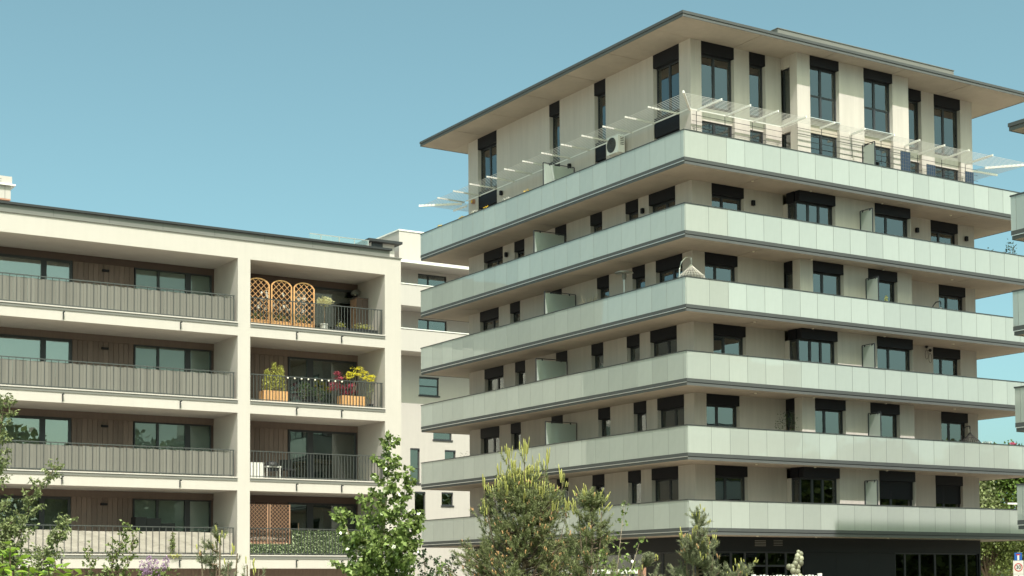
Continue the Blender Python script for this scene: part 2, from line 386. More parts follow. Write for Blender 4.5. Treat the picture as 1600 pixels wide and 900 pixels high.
tower = thing('apartment_tower', 'pale seven-storey corner tower with wide roof overhang and frosted glass balconies', 'building', (X0, Y0, 0))
WALLX, WALLY, BAYY, BX0, BX1 = X0+1.9, Y0+1.9, 50.10, 46.32, 53.10
WX1, WY1 = 58.45, 69.15
rODD = [('R', WALLY, 42.32, 44.10), ('R', BAYY, BX0, 48.45), ('R', BAYY, 50.85, 53.08), ('R', WALLY, 55.50, 57.33)]
rEVEN = [('R', WALLY, 41.90, 43.70), ('R', BAYY, 47.07, 48.88), ('R', BAYY, 50.37, 52.19), ('R', WALLY, 55.96, 57.76)]
rTOP = [('R', WALLY, 41.84, 43.64), ('R', WALLY, 44.50, 45.41), ('R', BAYY, 48.00-.93, 48.79), ('R', BAYY, 50.30, 52.09), ('R', WALLY, 54.05, 55.02), ('R', WALLY, 55.87, 57.65)]
lODD = [(66.18, 68.00), (64.17, 65.08), (60.50, 61.45), (57.61, 58.54), (54.87, 55.81), (52.25, 54.10)]
lEVEN = [(66.60, 68.42), (64.60, 65.52), (60.93, 61.88), (57.12, 58.05), (54.43, 55.35), (51.81, 53.65)]
lTOP = [(66.71, 68.56), (61.00, 61.88), (57.26, 58.14), (51.89, 53.70)]
TH = .38
def walls(parent, z0, z1, rops, lops, slit, wrap, name='wall'):
    mb = MB()
    # right (street) face: recess, bay, recess
    for a, b in complement(WALLX+.003, BX0, [(o[2], o[3]) for o in rops if o[1] == WALLY and o[2] < BX0]): mb.box(a, b, WALLY, WALLY+TH, z0, z1)
    bay = [(o[2], o[3]) for o in rops if o[1] == BAYY]
    for a, b in complement(BX0, BX1, bay):
        mb.box(a, b, BAYY, BAYY+TH, z0, z1)
    for a, b in complement(BX1, WX1, [(o[2], o[3]) for o in rops if o[1] == WALLY and o[2] > BX0]): mb.box(a, b, WALLY, WALLY+TH, z0, z1)
    # the returns of the bay
    if not slit and not wrap: mb.box(BX0, BX0+TH, BAYY+TH, WALLY, z0, z1)
    elif slit: mb.box(BX0, BX0+TH, BAYY+TH, 50.56, z0, z1) if 50.56 > BAYY+TH else None
    mb.box(BX1-TH, BX1, BAYY+TH, WALLY, z0, z1)
    # left face
    for a, b in complement(WALLY+TH, WY1, lops): mb.box(WALLX, WALLX+TH, a, b, z0, z1)
    mb.box(WALLX, WALLX+TH, WALLY+.003, WALLY+TH, z0, z1)
    # far sides
    mb.box(WX1-TH, WX1, WALLY+TH, WY1, z0, z1); mb.box(WALLX, WX1, WY1, WY1+TH, z0, z1)
    return build_each(mb, name, M['concrete'], parent)

curt = {1: ['', 'ff', 'ff', 'ff'], 2: ['f0', 'fr', 'rf', 'ff'], 3: ['ff', 'ff', 'ff', 'ff'], 4: ['ff', 'ff', '0f', '00'], 5: ['00', 'ff', 'f0', 'r0']}
for i in range(6):
    zr = RAIL[i]; zs = zr-1.40
    deck(tower, X0, Y0, TW, TD, zs, .27, 1.9)
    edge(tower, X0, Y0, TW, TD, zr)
    # hand rail
    hr = MB(); ring(hr, X0-.015, X0+TW+.015, Y0-.015, Y0+TD+.015, zr-.04, zr, .055); hr.build('handrail', M['rail'], tower)
    # glass panes: street face, then left face, one object each
    xs = [X0+.012, X0+1.225]+[X0+1.225+.9845*k for k in range(1, 20)]+[X0+TW-.012]
    shared = {}
    for k in range(len(xs)-1):
        a, b = xs[k]+.012, xs[k+1]-.012; key = ('R', round(b-a, 3)); piv = ((a+b)/2, Y0+.012, zr-.59)
        if key not in shared: o = MB().box(a, b, Y0, Y0+.024, zr-1.133, zr-.042).build('glass_pane', M['frosted'], tower, pivot=piv); shared[key] = o.data
        else: o = link('glass_pane', shared[key], None, tower); o.location = Vector(piv)-wl(tower)
        o.rotation_euler = (wrnd.uniform(-.004, .004), 0, wrnd.uniform(-.003, .003))
    ys = [Y0+.028, Y0+.23]+[Y0+.23+1.0295*k for k in range(1, 22)]+[Y0+TD-.012]
    for k in range(len(ys)-1):
        a, b = ys[k]+.012, ys[k+1]-.012; key = ('L', round(b-a, 3)); piv = (X0+.012, (a+b)/2, zr-.59)
        if key not in shared: o = MB().box(X0, X0+.024, a, b, zr-1.133, zr-.042).build('glass_pane', M['frosted'], tower, pivot=piv); shared[key] = o.data
        else: o = link('glass_pane', shared[key], None, tower); o.location = Vector(piv)-wl(tower)
        o.rotation_euler = (0, wrnd.uniform(-.004, .004), wrnd.uniform(-.005, .005))
    sl2 = MB()
    for x in xs[1:-1]: sl2.box(x-.011, x+.011, Y0+.004, Y0+.020, zr-1.133, zr-.042)
    for y in ys[1:-1]: sl2.box(X0+.004, X0+.020, y-.011, y+.011, zr-1.133, zr-.042)
    sl2.build('joint_seal', M['seal'], tower, 'stuff')
    far = MB(); far.box(X0+TW-.024, X0+TW, Y0+.03, Y0+TD-.03, zr-1.133, zr-.042); far.box(X0+.03, X0+TW-.03, Y0+TD-.024, Y0+TD, zr-1.133, zr-.042)
    build_each(far, 'rear_balustrade', M['frosted'], tower)
    # walls and windows
    z0 = zs+.27; z1 = (RAIL[i+1]-1.40) if i < 5 else 24.70
    if i < 5:
        odd = (i+1) % 2 == 1
        ro, lo = (rODD, lODD) if odd else (rEVEN, lEVEN)
        walls(tower, z0, z1, ro, lo, not odd, odd)
        for j, (f_, p_, a, b) in enumerate(ro):
            wide = odd and p_ == BAYY
            low = {(0, 2): .75, (0, 3): .82}.get((i, j), 0)
            window(tower, f_, p_, a+.003, b-.003, z0, z1-.004, mull=((.33, .62) if (wide and j == 1) else (.40,)), box=.45, curtain=curt[i+1][j], lowered=low,
                   boxout=.03 if wide else .015)
        for (a, b) in lo:
            window(tower, 'L', WALLX, a+.003, b-.003, z0, z1-.004, mull=(.45,) if b-a > 1.2 else (), box=.50, curtain='f' if wrnd.random() < .35 else '')
        if odd:    # corner window: the pane round the corner of the bay
            window(tower, 'L', BX0, BAYY+.29, WALLY-.25, z0, z1-.004, mull=(), box=.45, glassd=.06, fw=.09, boxout=.03)
            MB().box(BX0, BX0+.1, WALLY-.25, WALLY-.003, z0, z1-.45).build('wall_return', M['concrete'], tower)
        else:
            window(tower, 'L', BX0, 50.57, WALLY-.02, z0, z1-.004, mull=(), box=.50, glassd=.10)
    else:
        walls(tower, z0, z1, rTOP, lTOP, True, False)
        for j, (f_, p_, a, b) in enumerate(rTOP):
            wide = b-a > 1.2; zl = 21.33
            window(tower, f_, p_, a+.003, b-.003, 21.95, z1-.004, mull=(.46,) if wide else (), box=.50 if p_ == WALLY else .42, sill=p_ == BAYY,
                   curtain={0: 'ff', 2: '', 3: ''}.get(j, ''), transom=23.0 if p_ == BAYY else None)
            window(tower, f_, p_, a+.003, b-.003, z0, zl, mull=(.46,) if wide else (), box=0, curtain='', lowered=.001 if False else 0)
            MB().fbox(f_, p_, a+.003, b-.003, .16, .26, zl+.003, 21.90).build('spandrel', M['concrete'] if p_ == WALLY else M['slabcore'], tower)
        for (a, b) in lTOP:
            wide = b-a > 1.2
            window(tower, 'L', WALLX, a+.003, b-.003, 21.92, z1-.004, mull=(.5,) if wide else (), box=.58)
            window(tower, 'L', WALLX, a+.003, b-.003, z0, 21.05, mull=(.5,) if wide else (), box=0)
            MB().fbox('L', WALLX, a+.003, b-.003, .03, .20, 21.053, 21.917).build('spandrel', M['shutter'], tower)
        window(tower, 'L', BX0, 50.57, WALLY-.02, 21.95, z1-.5, mull=(), box=0, glassd=.10); window(tower, 'L', BX0, 50.57, WALLY-.02, z0, 21.33, mull=(), box=0, glassd=.10)
        build_each(MB().box(BX0, BX0+.3, 50.57, WALLY-.003, 21.335, 21.945).box(BX0, BX0+.3, 50.57, WALLY-.003, z1-.497, z1), 'wall_return', M['concrete'], tower)
    # dark room shell behind the windows
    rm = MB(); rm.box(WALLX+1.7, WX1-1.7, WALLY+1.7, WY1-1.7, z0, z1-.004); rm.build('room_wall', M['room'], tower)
for zr in RAIL:
    for x in (43.6, 46.9, 51.2, 55.6):
        mb = MB(); mb.sphere((x, Y0+.75, zr-1.415), .055, 8, 6, .5); mb.build('ceiling_light', M['bulb'], tower)
# roof
deck(tower, X0, Y0, TW, TD, 24.70, .12, 1.9)
rf = MB(); rf.box(X0+.04, X0+TW-.04, Y0+.04, Y0+TD-.04, 24.823, 24.90); rf.build('roof', M['greymetal'], tower)
e1 = MB(); ring(e1, X0-.02, X0+TW+.02, Y0-.02, Y0+TD+.02, 24.82, 24.935, .055); e1.build('roof_edge', M['fascia'], tower)
e2 = MB(); ring(e2, X0+.005, X0+TW-.005, Y0+.005, Y0+TD-.005, 24.69, 24.80, .03); e2.build('lower_roof_edge', M['fascia_low'], tower)
ph = MB(); ph.box(48.05, 59.6, 53.2, 66, 24.905, 27.03); o_ = ph.build('roof_plant_enclosure', M['greymetal'], tower)
pc = MB(); ring(pc, 48.02, 59.63, 53.17, 66.03, 27.033, 27.06, .15); MBc = pc.build('enclosure_coping', M['greymetal'], o_)
# ground floor, recessed and black
gf = MB(); gf.box(WALLX, WX1, WALLY, WY1, 3.02, 3.645); gf.build('ground_floor_fascia', M['gfwall'], tower)
gxs = [WALLX, 42.43, 43.2, 43.97, 45.19, 46.28, 47.3, 49.2, 51.2, 52.85, 53.5, 54.45, 55.46, 56.48, 57.56, WX1-.1]
for k in range(len(gxs)-1):
    a, b = gxs[k]+.003, gxs[k+1]-.003
    if k in (6, 7, 8):
        MB().box(a, b, WALLY+.05, WALLY+.30, 0, 3.017).build('cladding_panel', M['gfwall'], tower); continue
    window(tower, 'R', WALLY, a, b, 0.02, 3.017, mull=(), box=0, glassd=.08, pane='pane_dark', fw=.05, transom=2.42 if k in (3, 4) else None)
for k in range(8):
    a = WALLY+.3+k*2.15
    window(tower, 'L', WALLX, a, a+2.1, 0.02, 3.017, mull=(), box=0, glassd=.08, pane='pane_dark', fw=.05)
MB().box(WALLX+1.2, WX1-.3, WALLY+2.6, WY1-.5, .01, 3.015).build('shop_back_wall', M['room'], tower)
MB().box(WX1-.1, WX1, WALLY, WY1, 0, 3.017).build('end_wall', M['gfwall'], tower)
vg = MB()
for zz in (3.26, 3.33, 3.40, 3.47): vg.box(44.45, 45.05, WALLY-.03, WALLY-.004, zz, zz+.035); vg.box(45.5, 46.0, WALLY-.03, WALLY-.004, zz+.03, zz+.055)
vg.build('ventilation_slats', M['greymetal'], tower, 'stuff')

# privacy screens: frosted panes in dark frames, across the balconies
def screen(x0, x1, y0, y1, zr):
    z0, z1 = zr-1.1, zr+1.05; ax = 'x' if abs(x1-x0) > abs(y1-y0) else 'y'
    f = MB()
    for (a, b) in (((x0, y0), (x0, y0)), ((x1, y1), (x1, y1))): f.box(a[0]-.018, a[0]+.018, a[1]-.018, a[1]+.018, z0, z1+.03)
    f.bar((x0, y0, z1+.045), (x1, y1, z1+.045), .03, .03)
    fr = f.build('privacy_screen', M['anthracite'], tower)
    p = MB()
    if ax == 'x': p.box(x0+.05, x1-.05, y0-.008, y0+.008, z0+.1, z1-.02)
    else: p.box(x0-.008, x0+.008, y0+.05, y1-.05, z0+.1, z1-.02)
    p.build('frosted_pane', M['frosted2'], fr)
    c = MB()
    for t in (.2, .8):
        cx, cy = x0+(x1-x0)*t, y0+(y1-y0)*t; c.box(cx-.025, cx+.025, cy-.025, cy+.025, z1-.05, z1+.03)
    build_each(c, 'clamp', M['anthracite'], fr)
for i, (xr, yl) in enumerate([(49.93, 60.5), (50.21, 59.70), (49.91, 60.45), (50.21, 59.70), (49.93, 60.55), (50.14, 59.73)]):
    screen(xr, xr, Y0+.10, BAYY-.03, RAIL[i]); screen(X0+.10, WALLX-.06, yl, yl, RAIL[i])

# sunshade of white slats round the top floor
PZ = 21.56; PO = 0.02
def shade(face):
    """one straight run: 10 slats and its arms; returns nothing, parts hang on the tower"""
    hold = MB()
    if face == 'R': hold.box(X0+1.5, BX0-.2, WALLY-.36, WALLY-.33, PZ-.05, PZ+.01)
    else: hold.box(WALLX-.36, WALLX-.33, Y0+1.5, WY1, PZ-.05, PZ+.01)
    sh = hold.build('sunshade', M['white'], tower)
    n = 11
    for k in range(n):
        dd = PO+.10+k*.142
        if face == 'R':
            sp = [(X0+dd, BX0-.02)] + ([(BX0-.02, BX1+.02)] if Y0+dd < BAYY-.05 else []) + [(BX1+.02, X0+TW-dd)]
            if Y0+dd < BAYY-.05: sp = [(X0+dd, X0+TW-dd)]
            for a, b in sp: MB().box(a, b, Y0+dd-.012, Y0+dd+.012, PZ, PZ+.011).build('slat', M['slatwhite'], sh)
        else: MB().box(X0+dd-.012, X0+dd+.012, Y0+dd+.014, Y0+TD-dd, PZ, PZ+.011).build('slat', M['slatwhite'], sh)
    if face == 'R':
        for x in (41.3, 42.85, 44.38, 45.95, 47.6, 49.4, 51.2, 52.8, 54.4, 56.0, 57.6):
            yin = (BAYY-.03 if BX0-.1 < x < BX1+.1 else WALLY-.34)
            MB().bar((x, Y0-.06, PZ-.01), (x, yin, PZ-.045), .05, .09).build('arm', M['white'], sh)
    else:
        for k in range(13):
            y = 70.36-1.0-k*1.62
            if y < Y0+1.6: break
            MB().bar((X0-.06, y, PZ-.01), (WALLX-.34, y, PZ-.045), .04, .07).build('arm', M['slatwhite'], sh)  # left arms take the shade-darkened white
    return sh
sR = shade('R'); sL = shade('L')
for (c0, c1) in (((X0-.05, Y0-.05), (X0+1.6, Y0+1.6)), ((X0+TW+.05, Y0-.05), (X0+TW-1.6, Y0+1.6)), ((X0-.05, Y0+TD+.05), (X0+1.6, Y0+TD-1.6))):
    MB().bar((*c0, PZ-.01), (*c1, PZ-.045), .07, .10).build('corner_arm', M['white'], sR)
for side in (0, 1):   # short returns of the sunshade round the two far corners
    for k in range(11):
        dd = PO+.10+k*.142
        if side == 0: MB().box(X0+TW-dd-.012, X0+TW-dd+.012, Y0+dd+.014, Y0+TD-dd, PZ, PZ+.011).build('slat', M['slatwhite'], sR)
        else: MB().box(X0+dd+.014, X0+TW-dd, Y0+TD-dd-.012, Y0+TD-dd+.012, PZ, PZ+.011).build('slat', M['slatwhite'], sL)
for y in (51.5, 53.3, 55.1): MB().bar((X0+TW+.06, y, PZ-.01), (WX1+.34, y, PZ-.045), .05, .09).build('arm', M['white'], sR)
for x in (41.4, 43): MB().bar((x, Y0+TD+.06, PZ-.01), (x, WY1+.8, PZ-.045), .05, .09).build('arm', M['white'], sL)
# cables and hangers under the sunshade
cb = MB()
for z in (21.33, 21.07, 20.80, 20.55):
    for a, b, y in ((WALLX-.2, BX0-.15, WALLY-.30), (BX0-.15, BX1+.15, BAYY-.12), (BX1+.15, WX1, WALLY-.30)): cb.tube([(a, y, z), (b, y, z)], .010, 4)
cb.build('cable', M['anthracite'], sR)
for x in (41.3, 42.85, 44.38, 47.6, 49.4, 51.2, 54.4, 56.0, 57.6):
    y = BAYY-.12 if BX0 < x < BX1 else WALLY-.30
    MB().tube([(x, y, PZ-.06), (x, y, 20.45)], .014, 5).build('hanger', M['anthracite'], sR)

# small wall lamps of the tower
def wall_lamp(label, x, y, z, face, group='dark wall lamps on the tower balconies'):
    t = thing('wall_lamp', label, 'lamp', (x, y, z), group)
    m = MB(); s = .07
    if face == 'R': m.box(x-s, x+s, y-.15, y-.03, z-.11, z+.11); MB().box(x-.05, x+.05, y-.03, y-.002, z-.06, z+.06).build('bracket', M['anthracite'], t)
    else: m.box(x-.15, x-.03, y-s, y+s, z-.11, z+.11); MB().box(x-.03, x-.002, y-.05, y+.05, z-.06, z+.06).build('bracket', M['anthracite'], t)
    m.build('lamp_body', M['shutter'], t)
wall_lamp('small black cube wall lamp left of the rightmost window on the tower fifth balcony row', 54.52, WALLY, 18.03, 'R')
wall_lamp('small black cube wall lamp at the far right end of the tower fifth balcony row', 57.82, WALLY, 18.0, 'R')
wall_lamp('small black wall lamp just right of the corner window on the fifth balcony row', 44.55, WALLY, 18.05, 'R')
wall_lamp('small black wall lamp between two left far windows on the shaded fifth balcony row', WALLX, 65.73, 18.14, 'L')
wall_lamp('small black wall lamp near the corner on the shaded fifth balcony row', WALLX, 54.46, 18.0, 'L')
wall_lamp('small black wall lamp beside the far left window of the top shaded wall', WALLX, 66.18, 21.35, 'L')
wall_lamp('small black wall lamp beside the privacy screen of the top shaded wall', WALLX, 60.1, 21.3, 'L')

# ------------------------------------------------------------------ neighbouring tower at the right edge
NX, NY1 = 39.353, 32.94; NY = NY1-22.06; NR = [4.70, 7.74, 10.77, 13.79]
nb = thing('neighbouring_tower', 'second apartment tower cut off by the right edge with its glass balcony corners showing', 'building', (NX, NY, 0))
for zr in NR:
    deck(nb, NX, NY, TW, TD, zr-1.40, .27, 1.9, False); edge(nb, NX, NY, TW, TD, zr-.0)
    hr = MB(); ring(hr, NX-.015, NX+TW+.015, NY-.015, NY+TD+.015, zr-.05, zr, .055); hr.build('handrail', M['rail'], nb)
    MB().box(NX, NX+.024, NY+.03, NY1-1.27, zr-1.133, zr-.052).build('glass_balustrade', M['frosted'], nb)
    MB().box(NX, NX+.024, NY1-1.25, NY1-.22, zr-1.133, zr-.052).build('glass_pane', M['frosted'], nb)
    MB().box(NX, NX+.024, NY1-.205, NY1-.01, zr-1.133, zr-.052).build('glass_pane', M['frosted'], nb)
    MB().box(NX+.03, NX+TW, NY1-.024, NY1, zr-1.133, zr-.052).build('glass_balustrade', M['frosted'], nb)
    build_each(MB().box(NX+TW-.024, NX+TW, NY+.03, NY1-.03, zr-1.133, zr-.052).box(NX+.03, NX+TW-.03, NY, NY+.024, zr-1.133, zr-.052), 'glass_balustrade', M['frosted'], nb)
MB().box(NX+1.9, NX+TW-1.9, NY+1.9, NY1-1.9, 0, 3.3).build('ground_floor_wall', M['gfwall'], nb)
for k, z0 in enumerate((3.57, 6.61, 9.64, 12.66)):
    MB().box(NX+1.9, NX+TW-1.9, NY+1.9, NY1-1.9, z0+.003, (6.34, 9.37, 12.39, 15.85)[k]-.003).build('wall', M['concrete'], nb)
    for y in (NY1-4.1, NY1-7.2, NY1-11, NY1-15.5):
        w_ = MB().box(NX+1.87, NX+1.9, y, y+1.7, z0+.02, z0+2.2).build('window', M['anthracite'], nb)
        build_each(MB().box(NX+1.86, NX+1.872, y+.08, y+.8, z0+.1, z0+2.1).box(NX+1.86, NX+1.872, y+.9, y+1.62, z0+.1, z0+2.1), 'pane', M['pane_dark'], w_)
deck(nb, NX, NY, TW, TD, 15.85, .12, 1.9, False)
e1 = MB(); ring(e1, NX-.02, NX+TW+.02, NY-.02, NY+TD+.02, 15.97, 16.09, .055); e1.build('roof_edge', M['fascia'], nb)
e2 = MB(); ring(e2, NX+.005, NX+TW-.005, NY+.005, NY+TD-.005, 15.84, 15.95, .03); e2.build('lower_roof_edge', M['fascia_low'], nb)
MB().box(NX+.04, NX+TW-.04, NY+.04, NY+TD-.04, 15.973, 16.04).build('roof', M['greymetal'], nb)
MB().box(42.7, 55.5, 14, 32.85, 16.045, 30.45).build('shadow_block', M['concrete'], nb)  # unseen block added above the roof to shadow the tower's lowest balcony
lampn = thing('wall_lamp', 'small dark lamp hanging under the roof of the tower at the right edge', 'lamp', (39.75, 32.2, 15.3))
MB().tube([(39.75, 32.2, 15.85), (39.75, 32.2, 15.45)], .015, 5).build('stem', M['anthracite'], lampn); MB().box(39.68, 39.82, 32.13, 32.27, 15.28, 15.45).build('lamp_head', M['shutter'], lampn)

# ------------------------------------------------------------------ the low apartment block on the left
LY, LK = 56.531, 59.05
LX0, LP0, LP1, LP2, LX1 = 6.0, 23.15, 23.664, 29.55, 30.29
SILL = [2.823+3*i for i in range(4)]
TOPZ = [5.35, 8.35, 11.35, 14.365]
blk = thing('apartment_block', 'cream plastered four-storey block with deep loggias, brown timber walls and grey balconies', 'building', (LX1, LY, 0))
f = MB()
f.box(LP0, LP1, LY, LK+.3, 0, 15.08); f.box(LP2, LX1, LY, LK+.3, 0, 15.08); f.box(LX0, LX0+.5, LY, LK+.3, 0, 15.08)
build_each(f, 'pillar', M['plaster'], blk)
for z0, z1 in [(2.35, 2.823)]+[(TOPZ[i], SILL[i+1]) for i in range(3)]+[(14.365, 15.08)]:
    for a, b in ((LX0+.5, LP0), (LP1, LP2)):
        MB().box(a, b, LY, LK, z0, z1).build('loggia_slab', M['plaster'], blk)
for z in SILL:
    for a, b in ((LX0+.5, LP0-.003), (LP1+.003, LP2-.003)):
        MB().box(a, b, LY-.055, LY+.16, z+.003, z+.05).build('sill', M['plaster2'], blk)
        MB().box(a, b, LY-.03, LY-.003, z-.10, z-.002).build('sill_shadow_strip', M['greymetal'], blk)  # grey strip stands for the shadow line under the sill
MB().box(LX0, LX1-.003, LK+.305, LY+13, 0, 15.07).build('rear_body', M['plaster'], blk)
build_each(MB().box(LX0, LX1+.03, LY-.045, LY+.12, 15.083, 15.125).box(LX0, LX1+.01, LY+.122, LY+13, 15.075, 15.12), 'roof_flashing', M['greymetal'], blk)
pz = MB(); pz.box(LX0, LX1+.02, LY+1.02, LY+1.12, 15.123, 15.62)
o_ = pz.build('roof_parapet', M['greymetal'], blk)
MB().box(LX0, LX1+.10, LY+.93, LY+1.4, 15.623, 15.71).build('coping', M['darkmetal'], o_)
for k in range(8): MB().box(LX1-1.4-k*2.1, LX1-1.392-k*2.1, LY+1.014, LY+1.0195, 15.125, 15.62).build('seam', M['darkmetal'], o_)
# ground floor timber, set back
gp = MB(); x = LX0+.5
while x < LP2-.1:
    if not (LP0-.16 < x < LP1): gp.box(x, x+.145, LY+.9, LY+.93, 0, 2.347)
    x += .15
gp.build('timber_cladding', M['plank'], blk, 'stuff')
# timber planks on the loggia back walls, one object each
plank_me = {}
def planks(a, b, z0, z1, pm='plank'):
    n = max(1, round((b-a)/.205)); wd = (b-a)/n
    for k in range(n):
        key = (round(wd, 3), round(z1-z0, 3), pm); piv = (a+wd*(k+.5), LK, z0)
        if key not in plank_me:
            o = MB().box(a+wd*k+.006, a+wd*(k+1)-.006, LK-.026, LK-.003, z0, z1).build('plank', M[pm], blk, pivot=piv); plank_me[key] = o.data
        else:
            o = link('plank', plank_me[key], None, blk); o.location = Vector(piv)-wl(blk)
        o.location.y -= random.uniform(0, .006)
def sliding(a, b, z0, z1, mulls, blinds, thick=.06, pane='pane_sky'):
    """wide loggia glazing: frame with mullions, a pane per bay, roller blinds behind some"""
    f = MB(); f.box(a, a+thick, LK-.06, LK+.04, z0, z1); f.box(b-thick, b, LK-.06, LK+.04, z0, z1)
    f.box(a+thick, b-thick, LK-.06, LK+.04, z1-thick, z1); f.box(a+thick, b-thick, LK-.06, LK+.04, z0, z0+thick)
    xs = [a+thick]
    for c, wd in mulls: f.box(c-wd/2, c+wd/2, LK-.065, LK+.04, z0+thick, z1-thick); xs += [c-wd/2, c+wd/2]
    xs.append(b-thick); fr = f.build('window', M['anthracite'], blk)
    for i in range(0, len(xs), 2):
        o = MB().box(xs[i], xs[i+1], LK-.012, LK, z0+thick, z1-thick).build('pane', M[pane], fr, pivot=((xs[i]+xs[i+1])/2, LK-.006, (z0+z1)/2))
        o.rotation_euler = (random.uniform(-.004, .004), 0, random.uniform(-.004, .004))
        bl = blinds[i//2] if i//2 < len(blinds) else 0
        if bl: MB().box(xs[i], xs[i+1], LK+.05, LK+.056, z1-thick-(z1-z0-2*thick)*bl, z1-thick).build('roller_blind', M['blind'], fr)
    return fr
for i in range(4):
    z0 = SILL[i]+.02; zc = TOPZ[i]; zw = zc-.27
    # header board above all
    for a, b in ((LX0+.5, LP0), (LP1, LP2)): MB().box(a, b, LK-.05, LK-.003, zw+.004, zc-.004).build('header_board', M['brownpanel'] if i == 3 or (i == 0 and a > 20) else M['plank'], blk)
    planks(17.46, 19.86, z0, zw); planks(LX0+.5, 11.4, z0, zw)
    if i in (0, 3): planks(LP1+.003, 26.36, z0, zw, 'brownpanel')
    else: planks(LP1+.003, 26.36, z0, zw)
    sliding(11.42, 17.44, z0, zw, [(14.0, .1), (16.36, .2)], [[0, 0, 0], [0, 0, 0], [0, 0, 0], [0, 0, 0]][i], .10, 'pane_sky')
    sliding(19.88, 23.04, z0, zw, [(20.84, .09), (22.06, .22)], [[.55, .75, .9], [1, 1, 1], [1, 1, 1], [1, 1, .9]][i], .05, 'pane_soft')
    sliding(26.38, 29.48, z0, zw, [(27.35, .28)], [[0, 0], [0, 0], [0, 0], [1, 0]][i], .08, 'pane_dark')
    build_each(MB().box(23.06, LP0, LK-.02, LK, z0, zw).box(29.5, LP2, LK-.02, LK, z0, zw), 'jamb', M['brownpanel'], blk)
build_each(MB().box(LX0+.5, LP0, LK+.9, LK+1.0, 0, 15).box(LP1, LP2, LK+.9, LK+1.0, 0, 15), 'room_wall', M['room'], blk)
# ceiling slots above the timber walls: small oval wall lights
for i in range(4):
    for x in (18.72, 24.05):
        if i == 3 and x > 20: continue
        o = MB().box(x-.13, x+.13, LK-.12, LK-.034, TOPZ[i]-.56, TOPZ[i]-.48).build('wall_lamp', M['shutter'], None)
        top(o, 'small flat brown wall lamp on the timber wall of the %s loggia, %s bay' % (['lowest', 'second', 'third', 'top'][i], 'left' if x < 20 else 'right'), 'lamp', 'flat wall lamps in the loggias')
# balconies, left bay: hand rail, bars, boards behind; right bay: bars only
def loggia_rail(a, b, z, pitch):
    MB().box(a, b, LY+.095, LY+.145, z+1.065, z+1.10).build('handrail', M['rail'], blk)
    mb = MB(); x = a+.03
    while x < b: mb.box(x-.011, x+.011, LY+.108, LY+.132, z+.055, z+1.064); x += pitch
    mb.box(a, b, LY+.105, LY+.135, z+.09, z+.12)
    mb.build('railing_bars', M['rail'], blk, 'stuff')
    MB().box(b-.05, b-.01, LY+.10, LY+.14, z+.052, z+1.063).build('end_post', M['rail'], blk)
bm_ = {}
for i in range(4):
    z = SILL[i]
    loggia_rail(LX0+.55, LP0-.09, z, .255)
    loggia_rail(LP1+.03, LP2-.06, z, .135)
    if i > 0:
        x = LP0-.11; k = 0
        while x > LX0+.8:
            proud = .0 if k % 2 else .028
            piv = (x-.127, LY+.17, z)
            if 0 not in bm_:
                o = MB().box(x-.252, x-.003, LY+.137, LY+.150, z+.09, z+1.0).build('board', M['board'], blk, pivot=piv); bm_[0] = o.data
            else: o = link('board', bm_[0], None, blk); o.location = Vector(piv)-wl(blk)
            o.location.y += .012 if k % 2 else 0; o.location.z += random.uniform(-.003, .003)
            o.rotation_euler = (0, 0, (.035 if k % 2 else -.035) if i == 3 else random.uniform(-.025, .025))
            x -= .255; k += 1
    else:
        n = 200; V = []; F = []
        for k in range(n+1):
            x = LX0+.6+(LP0-.11-LX0-.6)*k/n
            for q in range(13):
                zz = z+.07+.83*q/12
                tight = max(0, 1-(19.5-x)/3) if x < 19.5 else .6
                yy = LY+.155-.008*math.sin(k*1.256*2)+.008*math.sin(q*2.3+k*.9)*(1.3-tight)+.006*math.sin(k*.37+q*1.1)
                V.append((x, yy, zz+(.015*math.sin(x*1.3) if q == 12 else 0)))
        for k in range(n):
            for q in range(12): F.append((k*13+q, (k+1)*13+q, (k+1)*13+q+1, k*13+q+1))
        npobj('fabric_screen', V, F, M['fabric'], blk, True)
# overflow spouts
for z in SILL:
    for x in (10.6, 16.39, 20.84, 25.62, 27.58):
        MB().tube([(x, LY+.02, z-.165), (x, LY-.16, z-.17)], .026, 6).tube([(x-.01, LY-.03, z-.17), (x-.01, LY-.03, z-.42)], .022, 6).build('spout', M['darkmetal'], blk)

# rooftop unit on the far left
un = thing('rooftop_unit', 'cream panelled plant unit standing on the roof at the left edge', 'roof unit', (15.2, 64.6, 15.12))
MB().box(14.0, 16.38, 64.02, 66, 17.42, 17.95).build('lower_casing', M['plaster2'], un); MB().box(14.0, 16.42, 63.98, 66, 18.02, 18.33).build('upper_casing', M['plaster2'], un)
MB().box(13.9, 16.55, 63.9, 66.1, 17.953, 18.017).build('ledge', M['white'], un); MB().box(14.2, 16.2, 64.2, 65.8, 15.12, 17.417).build('base', M['greymetal'], un)
jm = MB()
for x in (14.8, 15.15, 15.5, 15.85, 16.15): jm.box(x-.008, x+.008, 64.01, 64.018, 17.43, 17.94)
for z in (18.1, 18.2): jm.box(15.2, 16.0, 63.97, 63.979, z, z+.012)
jm.build('panel_joint', M['greymetal'], un)
MB().box(14.0, 16.38, 64.02, 66, 17.36, 17.417).build('bottom_trim', M['terracotta'], un)

